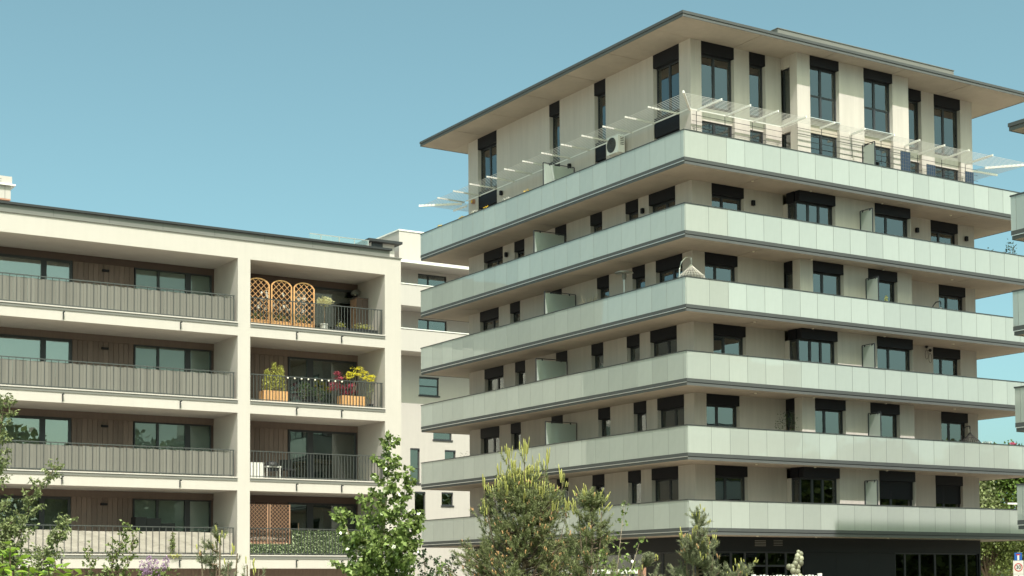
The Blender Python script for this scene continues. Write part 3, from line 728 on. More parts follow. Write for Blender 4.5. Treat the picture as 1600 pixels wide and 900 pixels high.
# ------------------------------------------------------------------ the white building further back
RW, RB = 92.5, 90.5
rb = thing('rear_building', 'white plastered building behind, with set-back top floor, balconies and small dark windows', 'building', (55, RB, 0))
rops = [(50.24, 50.97, 8.58, 10.93), (52.02, 53.47, 11.59, 12.22), (52.91, 53.77, 9.94, 10.91), (50.57, 51.40, 5.6, 8.01), (52.65, 53.55, 7.13, 8.02), (54.94, 55.8, 10.2, 11.13), (50.94, 52.48, 14.56, 15.82)]
def wall_with_holes(x0, x1, z0, z1, y0, y1, holes):
    xs = sorted({x0, x1, *[h[0] for h in holes], *[h[1] for h in holes]}); mb = MB()
    for a, b in zip(xs[:-1], xs[1:]):
        hz = sorted([(h[2], h[3]) for h in holes if h[0] < (a+b)/2 < h[1]])
        for s, e in complement(z0, z1, hz): mb.box(a, b, y0, y1, s, e)
    return mb
build_each(wall_with_holes(12, 66, 0, 17.14, RW, RW+.3, rops), 'wall', M['plaster2'], rb)
for a, b, z0, z1 in rops+[(50.87, 53.12, 19.0, 19.74), (50.87, 53.12, 22.0, 22.84)]:
    hi = b-a > 2
    fr = MB(); fr.box(a, a+.06, RW+.12, RW+.18, z0, z1); fr.box(b-.06, b, RW+.12, RW+.18, z0, z1); fr.box(a+.06, b-.06, RW+.12, RW+.18, z1-.07, z1); fr.box(a+.06, b-.06, RW+.12, RW+.18, z0, z0+.06)
    if hi: fr.box(a+.8, a+.9, RW+.115, RW+.18, z0+.06, z1-.07)
    if z1-z0 > 1.1: fr.box(a+.06, b-.06, RW+.115, RW+.18, z0+(z1-z0)*(.42 if z1 < 12 else .5)-.04, z0+(z1-z0)*(.42 if z1 < 12 else .5)+.04)
    w_ = fr.build('window', M['anthracite'], rb)
    MB().box(a+.06, b-.06, RW+.15, RW+.16, z0+.06, z1-.07).build('pane', M['pane_dark'], w_)
    if not hi: MB().box(a-.06, b+.06, RW-.06, RW+.12, z0-.09, z0-.002).build('sill', M['anthracite'], w_)
    if not hi: MB().box(a+.003, b-.003, RW+.003, RW+.12, z1-.10, z1-.003).build('blind_box', M['anthracite'], w_)
    MB().box(a+.06, b-.06, RW+.26, RW+.27, z0+(z1-z0)*.1, z1).build('blind', M['blind'] if (a*7) % 2 < 1.2 else M['room'], w_)
for z0, z1 in ((17.15, 18.60), (20.16, 21.57)):
    MB().box(40, 66, RB, RB+.25, z0, z1).build('balcony_parapet', M['plaster2'], rb)
    MB().box(40, 66, RB-.04, RB+.30, z1+.003, z1+.06).build('parapet_coping', M['white'], rb)
    MB().box(40, 66, RB+.253, RW+.3, z0, z0+.30).build('balcony_slab', M['plaster2'], rb)
build_each(wall_with_holes(40, 66, 17.453, 20.157, RW, RW+.3, [(50.87, 53.12, 19.0, 19.74)]), 'wall', M['plaster2'], rb)
build_each(wall_with_holes(40, 66, 20.463, 22.997, RW, RW+.3, [(50.87, 53.12, 22.0, 22.84)]), 'wall', M['plaster2'], rb)
MB().box(40, 66, RB, RW+14, 23.0, 23.16).build('roof_canopy', M['plaster2'], rb)
MB().box(40, 66, RB-.02, RB-.002, 23.02, 23.19).build('roof_trim', M['white'], rb)
MB().box(49.48, 66, RW+.1, RW+12, 23.163, 25.62).build('top_floor', M['plaster2'], rb)
MB().box(49.44, 66, RW+.05, RW+12.05, 25.623, 25.72).build('roof_coping', M['white'], rb)
MB().box(46.9, 48.6, 91.6, 94.5, 23.163, 24.35).build('roof_vent', M['plaster2'], rb); MB().box(46.5, 49.0, 91.2, 94.9, 24.353, 24.52).build('roof_vent_cap', M['darkmetal'], rb)
MB().box(46.88, 47.7, 91.55, 91.597, 23.3, 24.35).build('louvre', M['anthracite'], rb)
MB().box(12, 66, RW+.9, RW+14, 0, 22.99).build('inner_wall', M['room'], rb)
build_each(MB().box(12, 40, RW+.3, RW+14, 17.15, 17.6).box(12, 40, RW-.02, RW+.28, 17.15, 17.9), 'lower_roof_parapet', M['plaster2'], rb)
gr = MB()
for x in (43.0, 44.3, 45.4, 46.4): gr.box(x-.03, x+.03, RB+.6, RB+.66, 23.165, 24.32)
gr.box(42.2, 46.45, RB+.59, RB+.67, 24.29, 24.33); g_ = gr.build('roof_railing', M['steel'], rb)
for a, b in ((42.2, 42.96), (43.04, 44.26), (44.34, 45.36), (45.44, 46.36)): MB().box(a, b, RB+.62, RB+.64, 23.25, 24.28).build('glass_pane', M['pane'], g_)
br = MB(); br.box(54.0, 57, RB+.1, RB+.13, 19.35, 19.38); br.box(54.0, 54.04, RB+.1, RB+.13, 18.67, 19.38); br.build('balcony_rail', M['anthracite'], rb)

# ------------------------------------------------------------------ foliage helpers
def leaves_np(P, A, L, W, fold=.25):
    """P base points, A axis dirs (n,3), L lengths, W widths -> quads (base, right, tip, left)"""
    n = len(P); A = A/np.linalg.norm(A, axis=1, keepdims=True)
    R = rng.normal(size=(n, 3)); B = np.cross(A, R); B /= np.linalg.norm(B, axis=1, keepdims=True); N = np.cross(A, B)
    L = np.broadcast_to(L, n)[:, None]; W = np.broadcast_to(W, n)[:, None]
    V = np.stack([P, P+A*L*.42+B*W*.5+N*W*fold, P+A*L, P+A*L*.42-B*W*.5+N*W*fold], 1).reshape(-1, 3)
    F = np.arange(4*n).reshape(n, 4); return V, F
def curve(p0, dr, length, bend, n=7, wob=.06):
    pts = [np.array(p0, float)]; dv = np.array(dr, float); dv /= np.linalg.norm(dv)
    for i in range(n-1):
        dv = dv+np.array(bend)/(n-1)+rng.normal(size=3)*wob; dv /= np.linalg.norm(dv)
        pts.append(pts[-1]+dv*length/(n-1))
    return np.array(pts)
RV = np.array([.8477, -.5305, 0]); DV = np.array([.5305, .8477, 0])     # across / into the picture, used only to sit plants side by side
def leafy(name, label, cat, loc, stems, nbr, blen, leaf, spacing, m, bark, up=.55, r0=.02, t0=.3, lw=.65, droop=0.0, group=None, density=1.0, twig=.25, bend=.3, trunkname='trunk'):
    """broad-leaved plant: tapered stems, side branches, leaves hung along the branches"""
    t = thing(name, label, cat, loc, group); tr = MB(); bb = MB(); P = []; A = []
    for (s, frac) in stems:
        s = np.array(s, float); n = len(s); seg = np.linalg.norm(np.diff(s, axis=0), axis=1); cum = np.r_[0, np.cumsum(seg)]/seg.sum()
        tr.tube([tuple(q) for q in s], [r0*frac*(1-.85*i/(n-1)) for i in range(n)], 7)
        for k in range(int(nbr*frac)):
            tt = t0+(1-t0)*((k+rng.random())/(nbr*frac)); c = np.array([np.interp(tt, cum, s[:, j]) for j in range(3)])
            an = k*2.4+rng.random()*.9; e = up+rng.normal()*.18
            dr = np.array([math.cos(an)*math.cos(e), math.sin(an)*math.cos(e), math.sin(e)])
            ln = blen((tt))*frac**.3*rng.uniform(.7, 1.15)
            pts = curve(c, dr, ln, (0, 0, bend-droop), 7, .10)
            rb0 = max(.003, r0*.30*frac*(1-tt*.6)); bb.tube([tuple(q) for q in pts], [rb0*(1-.8*i/6) for i in range(7)], 4, False)
            nl = int(ln/spacing*density)
            for q in range(nl):
                v = .12+.88*(q+rng.random())/nl; i0 = min(5, int(v*6)); fr = v*6-i0
                c2 = pts[i0]*(1-fr)+pts[i0+1]*fr; off = rng.normal(size=3)*twig*ln*.16
                dd = rng.normal(size=3)*.8+np.array([0, 0, -.55]); P.append(c2+off); A.append(dd)
        nl = int(8*density)
        for q in range(nl): P.append(s[-1]+rng.normal(size=3)*.03); A.append(rng.normal(size=3))
    P = np.array(P); A = np.array(A); L = leaf*rng.uniform(.65, 1.15, len(P))
    V, F = leaves_np(P, A, L, L*lw); tr.sm = True
    tr.build(trunkname, M[bark], t); bb.build('branch', M[bark], t); npobj('crown', V, F, M[m], t); return t
def needles_np(P, D, L, n, nl, wd, spread=.75):
    """n needles on each shoot P..P+D*L"""
    k = len(P); D = D/np.linalg.norm(D, axis=1, keepdims=True); S = np.repeat(np.arange(k), n)
    tt = rng.random(k*n); base = P[S]+D[S]*(L[S]*tt)[:, None]
    R = rng.normal(size=(k*n, 3)); R -= D[S]*(R*D[S]).sum(1, keepdims=True); R /= np.linalg.norm(R, axis=1, keepdims=True)
    ax = D[S]*rng.uniform(.45, .95, (k*n, 1))+R*spread; ax /= np.linalg.norm(ax, axis=1, keepdims=True)
    B = np.cross(ax, rng.normal(size=(k*n, 3))); B /= np.linalg.norm(B, axis=1, keepdims=True)
    ln = nl*rng.uniform(.7, 1.15, (k*n, 1))
    V = np.stack([base-B*wd/2, base+B*wd/2, base+ax*ln], 1).reshape(-1, 3); return V, np.arange(3*k*n).reshape(-1, 3)
def spikes_np(P, D, L, rad):
    """slim four-sided candles / cones with rounded shoulders"""
    k = len(P); D = D/np.linalg.norm(D, axis=1, keepdims=True); R = np.cross(D, np.array([.3, .2, .9])+rng.normal(size=(k, 3))*.1)
    R /= np.linalg.norm(R, axis=1, keepdims=True); Q = np.cross(D, R); V = []
    for s, (tt, rr) in enumerate(((0, .7), (.75, 1.0), (1, .25))):
        for a in range(4):
            an = a*math.pi/2; V.append(P+D*(L*tt)[:, None]+(R*math.cos(an)+Q*math.sin(an))*(rad*rr)[:, None])
    V = np.stack(V, 1); F = []
    for s in (0, 4):
        for a in range(4): F.append((s+a, s+(a+1) % 4, s+4+(a+1) % 4, s+4+a))
    F.append((8, 9, 10, 11)); F = np.array(F); return V.reshape(-1, 3), (F[None]+12*np.arange(k)[:, None, None]).reshape(-1, 4)
def pine(label, loc, prof, nshoot, leaders, candle_z, cone_z, m='needle', nl=.06, wd=.007, n=60, shoot=.20, group=None, clen=.16, side=(1, 1), trunk_r=.06, lean=0):
    """prof: list of (z, radius); leaders: list of (across, depth, z, n_candles, length) upright top shoots"""
    t = thing('pine_tree', label, 'tree', loc, group); L0 = np.array(loc, float); zs = [p[0] for p in prof]; rs = [p[1] for p in prof]
    ztop = zs[-1]; tr = MB(); tr.sm = True
    tr.tube([tuple(L0+np.array([0, 0, z])+RV*.02*math.sin(z*3)) for z in np.linspace(0, ztop, 9)], [trunk_r*(1-.9*i/8) for i in range(9)], 7); tr.build('trunk', M['bark'], t)
    P = []; D = []; bb = MB(); nb = max(10, nshoot//9)
    for k in range(nb):
        z = zs[0]+(ztop-zs[0])*rng.random()**1.1; rr = np.interp(z, zs, rs)*rng.uniform(.62, 1.0); an = rng.random()*6.283
        dirh = RV*math.cos(an)+DV*math.sin(an); rr *= (side[1] if math.cos(an) > 0 else side[0])
        tip = L0+dirh*rr+np.array([0, 0, z]); root = L0+np.array([0, 0, max(.15, z-rr*.45)])
        mid = (tip+root)/2-np.array([0, 0, .12*rr]); bb.tube([tuple(root), tuple(mid), tuple(tip)], [.018, .012, .005], 4, False)
        for q in range(9):
            v = .35+.65*rng.random(); c = (root*(1-v)+tip*v)-np.array([0, 0, .12*rr*(1-abs(2*v-1))])+rng.normal(size=3)*.09*min(1, rr*1.2)
            P.append(c); D.append(dirh*rng.uniform(.2, .9)+rng.normal(size=3)*.35+np.array([0, 0, .75]))
    for (a, dp, z, nc, ln) in leaders:
        for q in range(5): P.append(L0+RV*a+DV*dp+np.array([0, 0, z-.12-.13*q])+rng.normal(size=3)*.03); D.append(np.array([0, 0, 1.])+rng.normal(size=3)*.3)
        bb.tube([tuple(L0+RV*a*.3+DV*dp*.3+np.array([0, 0, z-1.1])), tuple(L0+RV*a*.8+DV*dp*.8+np.array([0, 0, z-.6])), tuple(L0+RV*a+DV*dp+np.array([0, 0, z]))], [.02, .014, .008], 4, False)
    P = np.array(P); D = np.array(D); D /= np.linalg.norm(D, axis=1, keepdims=True); L = shoot*rng.uniform(.7, 1.2, len(P))
    bb.build('branch', M['bark'], t)
    V, F = needles_np(P, D, L, n, nl, wd); npobj('needles', V, F, M[m], t)
    # candles: on high shoots, and cones on low shoots
    CP = []; CD = []; CL = []; KP = []; KD = []; KL = []
    for (a, dp, z, nc, ln) in leaders:
        c = L0+RV*a+DV*dp+np.array([0, 0, z])
        for q in range(nc):
            o = rng.normal(size=3)*np.array([.035, .035, .05]); CP.append(c+o); CD.append(np.array([0, 0, 1.])+o*2.2*np.array([1, 1, 0])); CL.append(ln*rng.uniform(.55, 1.0))
    for p, dd, l in zip(P, D, L):
        z = p[2]-L0[2]; tip = p+dd*l
        if rng.random() < np.interp(z, [candle_z[0], candle_z[1]], [0, .9]):
            for q in range(rng.integers(1, 4)): CP.append(tip+rng.normal(size=3)*.02); CD.append(dd*.5+np.array([0, 0, 1.])+rng.normal(size=3)*.16); CL.append(clen*rng.uniform(.5, 1.1))
        elif rng.random() < np.interp(z, [cone_z[0], cone_z[1]], [.24, .05]):
            for q in range(rng.integers(1, 4)): KP.append(tip+rng.normal(size=3)*.02-dd*.02); KD.append(dd*.5+np.array([0, 0, 1.])+rng.normal(size=3)*.3); KL.append(.055*rng.uniform(.6, 1.3))
    if CP:
        CL = np.array(CL); V, F = spikes_np(np.array(CP), np.array(CD), CL, np.full(len(CL), .0105)); npobj('candle_shoots', V, F, M['candle'], t)['kind'] = 'stuff'
    if KP:
        KL = np.array(KL); V, F = spikes_np(np.array(KP), np.array(KD), KL, np.full(len(KL), .011)); npobj('pollen_cones', V, F, M['cone'], t)['kind'] = 'stuff'
    return t
def blob_leaves(c, rad, n, leaf, lw=.6, up=.2, hollow=.5):
    q = rng.normal(size=(n, 3)); q /= np.linalg.norm(q, axis=1, keepdims=True); q *= (hollow+(1-hollow)*rng.random((n, 1)))
    P = np.array(c)+q*np.array(rad); A = q*.6+rng.normal(size=(n, 3))*.7+np.array([0, 0, up]); L = leaf*rng.uniform(.6, 1.2, n)
    return leaves_np(P, A, L, L*lw)
def potted(name, label, loc, rad, h, n, leaf, m, pot=None, potr=.15, poth=.25, cat='plant', group=None, stem=True, lw=.6, up=.3):
    """pot (optional) + short stems + leaf cloud; loc is the foot"""
    t = thing(name, label, cat, loc, group); x, y, z = loc
    if pot: MB().lathe((x, y, z), [(potr*.75, 0), (potr, poth), (potr*1.08, poth), (potr*1.08, poth-.03), (potr*.9, poth-.03), (.001, poth-.04)], 14).build('pot', M[pot], t)
    zb = z+(poth if pot else 0); s = MB()
    for k in range(5): s.tube([(x, y, zb-.02), (x+random.uniform(-.5, .5)*rad[0], y+random.uniform(-.5, .5)*rad[1], zb+h*random.uniform(.6, .95))], [.010, .004], 4)
    s.build('stem', M['bark'], t)
    V, F = blob_leaves((x, y, zb+h*.55), (rad[0], rad[1], h*.55), n, leaf, lw, up); npobj('foliage', V, F, M[m], t); return t

# ------------------------------------------------------------------ foreground planting
leafy('birch_tree', 'young birch with bright glossy leaves standing in front of the cream block corner', 'tree', (10.12, 19.64, 0),
      [([(10.12, 19.64, 0), (10.14, 19.6, 1.2), (10.17, 19.53, 2.2), (10.22, 19.48, 3.1), (10.235, 19.45, 3.70)], 1.0),
       ([(10.10, 19.65, .2), (10.0, 19.70, 1.4), (9.86, 19.76, 2.1), (9.66, 19.86, 2.68)], .6),
       ([(10.14, 19.62, .2), (10.28, 19.52, 1.4), (10.47, 19.42, 2.1), (10.62, 19.30, 2.62)], .6),
       ([(10.13, 19.63, .3), (10.22, 19.56, 1.5), (10.38, 19.42, 2.6), (10.50, 19.36, 3.25)], .55)],
      34, lambda t: .84*(1-t)**.8+.13, .076, .0105, 'birchleaf', 'birchbark', up=.35, r0=.026, t0=.47, lw=.74, density=2.1, twig=.40)
leafy('birch_sapling', 'small bright green birch sapling beside the pines, right of the tall pine', 'tree', (14.10, 19.50, 0),
      [([(14.10, 19.5, 0), (14.12, 19.48, 1.4), (14.18, 19.42, 2.2), (14.24, 19.36, 2.86)], .8), ([(14.11, 19.5, .3), (14.25, 19.4, 1.5), (14.46, 19.27, 2.3)], .6),
       ([(14.11, 19.5, .3), (14.05, 19.55, 1.5), (13.98, 19.6, 2.1)], .6)],
      22, lambda t: .42*(1-t)+.12, .072, .026, 'birchleaf', 'birchbark', up=.4, r0=.016, t0=.45, lw=.72)
leafy('feathery_tree', 'grey-green small-leaved tree reaching in from the left edge', 'tree', (3.90, 16.45, 0),
      [([(3.90, 16.45, 0), (3.95, 16.43, 1.3), (4.02, 16.38, 2.5), (4.13, 16.30, 3.56)], 1.0), ([(3.92, 16.44, .4), (4.12, 16.3, 1.6), (4.36, 16.12, 2.5), (4.57, 15.97, 2.86)], .55),
       ([(3.92, 16.44, .4), (4.2, 16.26, 1.4), (4.5, 16.03, 1.95), (4.68, 15.93, 2.32)], .7), ([(3.9, 16.45, .4), (3.75, 16.55, 1.6), (3.6, 16.65, 2.9)], .8), ([(3.9, 16.45, .4), (4.08, 16.34, 1.5), (4.2, 16.26, 2.3)], .8)],
      84, lambda t: .46*(1-t)+.12, .042, .0060, 'willowleaf', 'bark', up=.45, r0=.026, t0=.30, lw=.5, density=1.9, twig=.5)
leafy('fruit_shrub', 'thin open shrub with sparse leaves in front of the lowest fabric balcony screen', 'shrub', (5.62, 17.75, 0),
      [([(5.62, 17.75, 0), (5.63, 17.74, 1.2), (5.72, 17.68, 1.9), (5.86, 17.58, 2.33)], 1), ([(5.62, 17.75, .3), (5.55, 17.8, 1.4), (5.48, 17.84, 2.08)], .8), ([(5.62, 17.75, .3), (5.76, 17.65, 1.4), (5.93, 17.52, 2.25)], .8),
       ([(5.62, 17.75, .3), (5.70, 17.70, 1.3), (5.72, 17.70, 2.0)], .8)],
      36, lambda t: .36*(1-t)+.10, .046, .011, 'midleaf', 'bark', up=.5, r0=.014, t0=.4, lw=.6, density=1.3, twig=.4)
leafy('dark_bush', 'dense dark green bush low between the birch and the tall pine', 'shrub', (13.25, 23.6, 0),
      [([(13.25, 23.6, 0), (13.2, 23.63, 1.2), (13.12, 23.7, 2.18)], 1), ([(13.25, 23.6, 0), (13.38, 23.5, 1.3), (13.55, 23.4, 2.1)], 1), ([(13.25, 23.6, 0), (13.0, 23.75, 1.3), (12.85, 23.85, 2.0)], 1), ([(13.25, 23.6, 0), (13.3, 23.6, 1.3), (13.33, 23.6, 2.05)], 1)],
      26, lambda t: .5*(1-t)+.18, .06, .012, 'darkleaf', 'bark', up=.4, r0=.02, t0=.3, lw=.6, density=1.3)
leafy('small_bush', 'low bright leafy bush at the foot of the birch, right side', 'shrub', (11.3, 20.6, 0),
      [([(11.3, 20.6, 0), (11.28, 20.62, 1.1), (11.2, 20.7, 1.95)], 1), ([(11.3, 20.6, 0), (11.45, 20.5, 1.2), (11.6, 20.4, 1.9)], 1), ([(11.3, 20.6, 0), (11.1, 20.75, 1.1), (10.95, 20.85, 1.85)], 1)],
      18, lambda t: .4*(1-t)+.15, .058, .022, 'birchleaf', 'bark', up=.4, r0=.018, t0=.3, lw=.7)
pine('tall bushy pine with pale yellow upright candles in front of the glass balconies', (14.0, 21.85, 0),
     [(.3, 1.45), (1.6, 1.40), (2.0, 1.30), (2.3, .92), (2.6, .74), (2.9, .71), (3.08, .60), (3.22, .42), (3.35, .1)], 3000,
     [(.016, 0, 3.73, 11, .30), (-.25, .05, 3.72, 9, .24), (.37, -.05, 3.60, 9, .24), (-.37, .1, 3.44, 7, .22), (-.66, 0, 3.2, 6, .22), (.66, .05, 3.33, 8, .22), (.72, -.1, 2.86, 7, .2), (.2, .1, 3.5, 7, .22),
      (-.12, -.15, 3.4, 7, .22), (-.5, -.1, 3.15, 6, .2), (.5, .2, 3.2, 7, .2), (.05, -.3, 3.2, 7, .2), (-.3, -.3, 3.05, 6, .2), (.3, -.3, 3.05, 6, .2), (-.15, .3, 3.5, 6, .2), (.45, -.3, 2.85, 5, .18), (-.6, -.2, 2.8, 5, .18)],
     (2.6, 4.6), (1.8, 3.2), n=64, wd=.0085, side=(1.12, .92))
pine('slender young pine close on the right of the tall pine', (14.42, 20.5, 0),
     [(.3, .75), (1.5, .62), (2.0, .50), (2.4, .36), (2.7, .22), (3.0, .05)], 620, [(0, 0, 2.96, 4, .18), (-.2, 0, 2.72, 3, .13), (.16, 0, 2.78, 3, .12), (-.1, -.1, 2.55, 2, .1)], (2.4, 4.4), (-9, -8), m='needle', n=64, wd=.0085, trunk_r=.035)
pine('small grey-green pine in front of the dark ground floor below the tower corner', (16.48, 20.39, 0),
     [(.3, .7), (1.5, .68), (1.78, .55), (1.95, .26), (2.05, .22), (2.2, .31), (2.4, .26), (2.58, .10), (2.72, .03)], 640, [(0, 0, 2.63, 4, .19), (-.22, 0, 2.42, 2, .1), (.17, 0, 2.40, 3, .11), (.27, 0, 2.2, 2, .1), (-.1, -.1, 2.5, 2, .1)],
     (1.9, 4.2), (-9, -8), m='needle2', n=64, wd=.0085, trunk_r=.035, clen=.10)
pine('lowest little pine right of the small grey-green pine', (17.05, 20.02, 0), [(.3, .35), (1.5, .32), (1.75, .18), (1.95, .04)], 150, [(0, 0, 1.90, 3, .10), (.12, 0, 1.82, 2, .08)], (1.6, 3.2), (-9, -8), m='needle2', n=60, wd=.0085, trunk_r=.02, clen=.09)
pine('low grey pine tuft beside the white rail, right of the birch sapling', (15.95, 21.2, 0), [(.3, .45), (1.5, .42), (1.85, .25), (2.02, .06)], 200, [(0, 0, 1.95, 3, .10)], (1.7, 3.4), (-9, -8), m='needle2', n=60, wd=.0085, trunk_r=.02, clen=.09)
pine('sparse twiggy young pine in front of the pillar of the cream block', (7.11, 17.98, 0),
     [(.3, .15), (1.4, .12), (1.75, .20), (2.0, .22), (2.2, .05)], 60, [(-.2, 0, 2.05, 3, .09), (.03, 0, 2.22, 4, .11), (.24, 0, 2.02, 4, .12), (-.06, .1, 1.98, 3, .1), (.15, -.1, 1.9, 2, .08)], (1.8, 4.0), (-9, -8), m='needle2', n=50, nl=.05, wd=.007, trunk_r=.016, shoot=.14, clen=.08)
pine('tiny pine tip just left of the pillar foot of the cream block', (7.45, 17.75, 0), [(.3, .12), (1.5, .14), (1.8, .10), (1.93, .03)], 20, [(-.05, 0, 1.88, 3, .10), (.09, 0, 1.83, 3, .1)], (1.6, 3.2), (-9, -8), m='needle2', n=50, nl=.05, wd=.007, trunk_r=.014, shoot=.12, clen=.08)
# big-leaved lilac shoots close to the camera: every leaf is a part
def big_leaf_mesh(k):
    V = []; F = []; n = 6
    for i in range(n+1):
        t = i/n; wv = .5*math.sin(math.pi*min(1, t*1.0))**.8*(1-.35*t)*.78; zc = -.35*t*t*(.5+.25*k); fo = .10+.05*k
        V += [(-wv, t, zc+fo*wv*1.5), (0, t, zc), (wv, t, zc+fo*wv*1.5)]
    for i in range(n):
        a = i*3; F += [(a, a+1, a+4, a+3), (a+1, a+2, a+5, a+4)]
    me = bpy.data.meshes.new('leaf'); me.from_pydata(V, [], F); me.polygons.foreach_set('use_smooth', [True]*len(F)); me.materials.append(M['limeleaf']); return me
BL = [big_leaf_mesh(k) for k in range(3)]
def big_shrub(label, loc, tips, size):
    t = thing('lilac_shrub', label, 'shrub', loc, 'lilac shrubs in the near left corner'); s = MB(); L0 = Vector(loc)
    for (a, dp, z) in tips:
        tip = L0+Vector(RV)*a+Vector(DV)*dp+Vector((0, 0, z)); s.tube([tuple(L0), tuple((L0+tip)/2+Vector((0, 0, .15))), tuple(tip)], [.012, .008, .004], 5)
        for k in range(9):
            o = bpy.data.objects.new('leaf', BL[k % 3]); COL.objects.link(o); o.parent = t; BASE[o.name] = wl(t)
            hh = random.uniform(-.13, .02); an = k*2.4+random.random()
            o.location = tip-L0+Vector((random.uniform(-.015, .015), random.uniform(-.015, .015), hh))
            o.rotation_euler = (random.uniform(-.2, .9), random.uniform(-.3, .3), an); sc = size*random.uniform(.7, 1.15); o.scale = (sc, sc, sc)
    s.build('stem', M['bark'], t)
big_shrub('deep green large-leaved shoots in the extreme lower left corner', (2.36, 9.12, 0), [(-.06, .02, 1.80), (.0, -.03, 1.84), (.05, .05, 1.76), (.10, 0, 1.74), (-.02, .1, 1.72), (.03, -.08, 1.70), (.12, .08, 1.68)], .075)
big_shrub('lime green large-leaved shoots right of the deep green ones in the lower left corner', (2.58, 8.99, 0), [(-.05, .02, 1.72), (.0, -.03, 1.76), (.04, .05, 1.73), (.09, 0, 1.70), (-.1, .05, 1.70)], .075)
# flowering lilac
lt = thing('flowering_lilac', 'lilac bush with mauve flower clusters below the lowest left balcony', 'shrub', (5.75, 16.46, 0))
s = MB(); FV = []; FF = []; LV = []; LF = []; nf = 0; nl_ = 0
for (a, dp, z) in [(-.10, 0, 1.83), (-.03, .03, 1.90), (.05, 0, 1.86), (.12, .02, 1.80), (-.06, -.04, 1.74), (.08, -.05, 1.72), (.16, 0, 1.88), (.0, -.05, 1.80), (-.2, .1, 1.72), (.26, .1, 1.75)]:
    tip = np.array([5.75, 16.46, z])+RV*a+DV*dp; s.tube([(5.75, 16.46, 0), tuple((np.array([5.75, 16.46, 0])+tip)/2), tuple(tip)], [.012, .008, .003], 4)
    if abs(a) < .18:
        V, F = blob_leaves(tip+np.array([0, 0, .0]), (.035, .035, .07), 120, .016, .9, 0, .6); FV.append(V); FF.append(F+nf); nf += len(V)
    V, F = blob_leaves(tip-np.array([0, 0, .12]), (.12, .12, .10), 26, .06, .7, .1, .4); LV.append(V); LF.append(F+nl_); nl_ += len(V)
s.build('stem', M['bark'], lt); npobj('flower_clusters', np.concatenate(FV), np.concatenate(FF), M['lilac'], lt); npobj('foliage', np.concatenate(LV), np.concatenate(LF), M['midleaf'], lt)
# creeper on the lowest left railing
vt = thing('creeper', 'narrow green creeper climbing the lowest left balcony railing', 'plant', (20.56, 56.5, 2.87))
V, F = blob_leaves((20.56, 56.5, 3.3), (.12, .07, .46), 260, .07, .7, -.2, .2); npobj('foliage', V, F, M['midleaf'], vt)
V, F = blob_leaves((20.62, 56.45, 2.82), (.32, .05, .10), 70, .06, .7, -.2, .2); npobj('trailing_foliage', V, F, M['olive'], vt)
MB().tube([(20.55, 56.52, 2.9), (20.58, 56.52, 3.3), (20.55, 56.52, 3.75)], .008, 4).build('stem', M['bark'], vt)

# trees behind the tower
def far_tree(label, x, y, h, R, n, leaf, m, cz=.58):
    t = thing('broadleaf_tree', label, 'tree', (x, y, 0), 'trees behind the tower'); tr = MB(); tr.sm = True
    tr.tube([(x, y, 0), (x+.1, y, h*.3), (x, y+.1, h*.6), (x+.2, y, h*.9)], [.28, .22, .14, .05], 8); tr.build('trunk', M['bark'], t)
    bb = MB(); VV = []; FF = []; k0 = 0
    for k in range(26):
        an = k*2.4; e = rng.uniform(-.2, 1.2); c = np.array([x, y, h*cz])+np.array([math.cos(an)*math.cos(e)*R*.72, math.sin(an)*math.cos(e)*R*.72, math.sin(e)*h*.36 if e > 0 else math.sin(e)*h*.9])*rng.uniform(.6, 1.05)
        bb.tube([(x, y, h*rng.uniform(.25, .5)), tuple(c)], [.08, .02], 4, False)
        V, F = blob_leaves(c, (R*.42, R*.42, R*.34), n//26, leaf, .65, .1, .35); VV.append(V); FF.append(F+k0); k0 += len(V)
    bb.build('branch', M['bark'], t); npobj('crown', np.concatenate(VV), np.concatenate(FF), M[m], t)
far_tree('pale grey-green tree seen beyond the right end of the tower first balcony row', 80.8, 72.5, 10.4, 3.6, 9000, .26, 'willowleaf')
far_tree('bright green tree at the right edge behind the tower, taller than its neighbour', 84.2, 71.0, 11.4, 3.4, 9000, .28, 'treeleaf2')
far_tree('yellow-green tree low under the right end of the lowest balcony', 74.2, 64.5, 5.9, 2.6, 8000, .20, 'treeleaf', .5)
far_tree('olive green tree directly behind the street sign', 77.6, 64.2, 6.4, 3.0, 8000, .20, 'treeleaf', .5)
V, F = blob_leaves((86, 78, 2.2), (22, 5, 3.2), 14000, .28, .6, .1, .3); o = npobj('hedge', V, F, M['treeleaf'], None); o['kind'] = 'stuff'

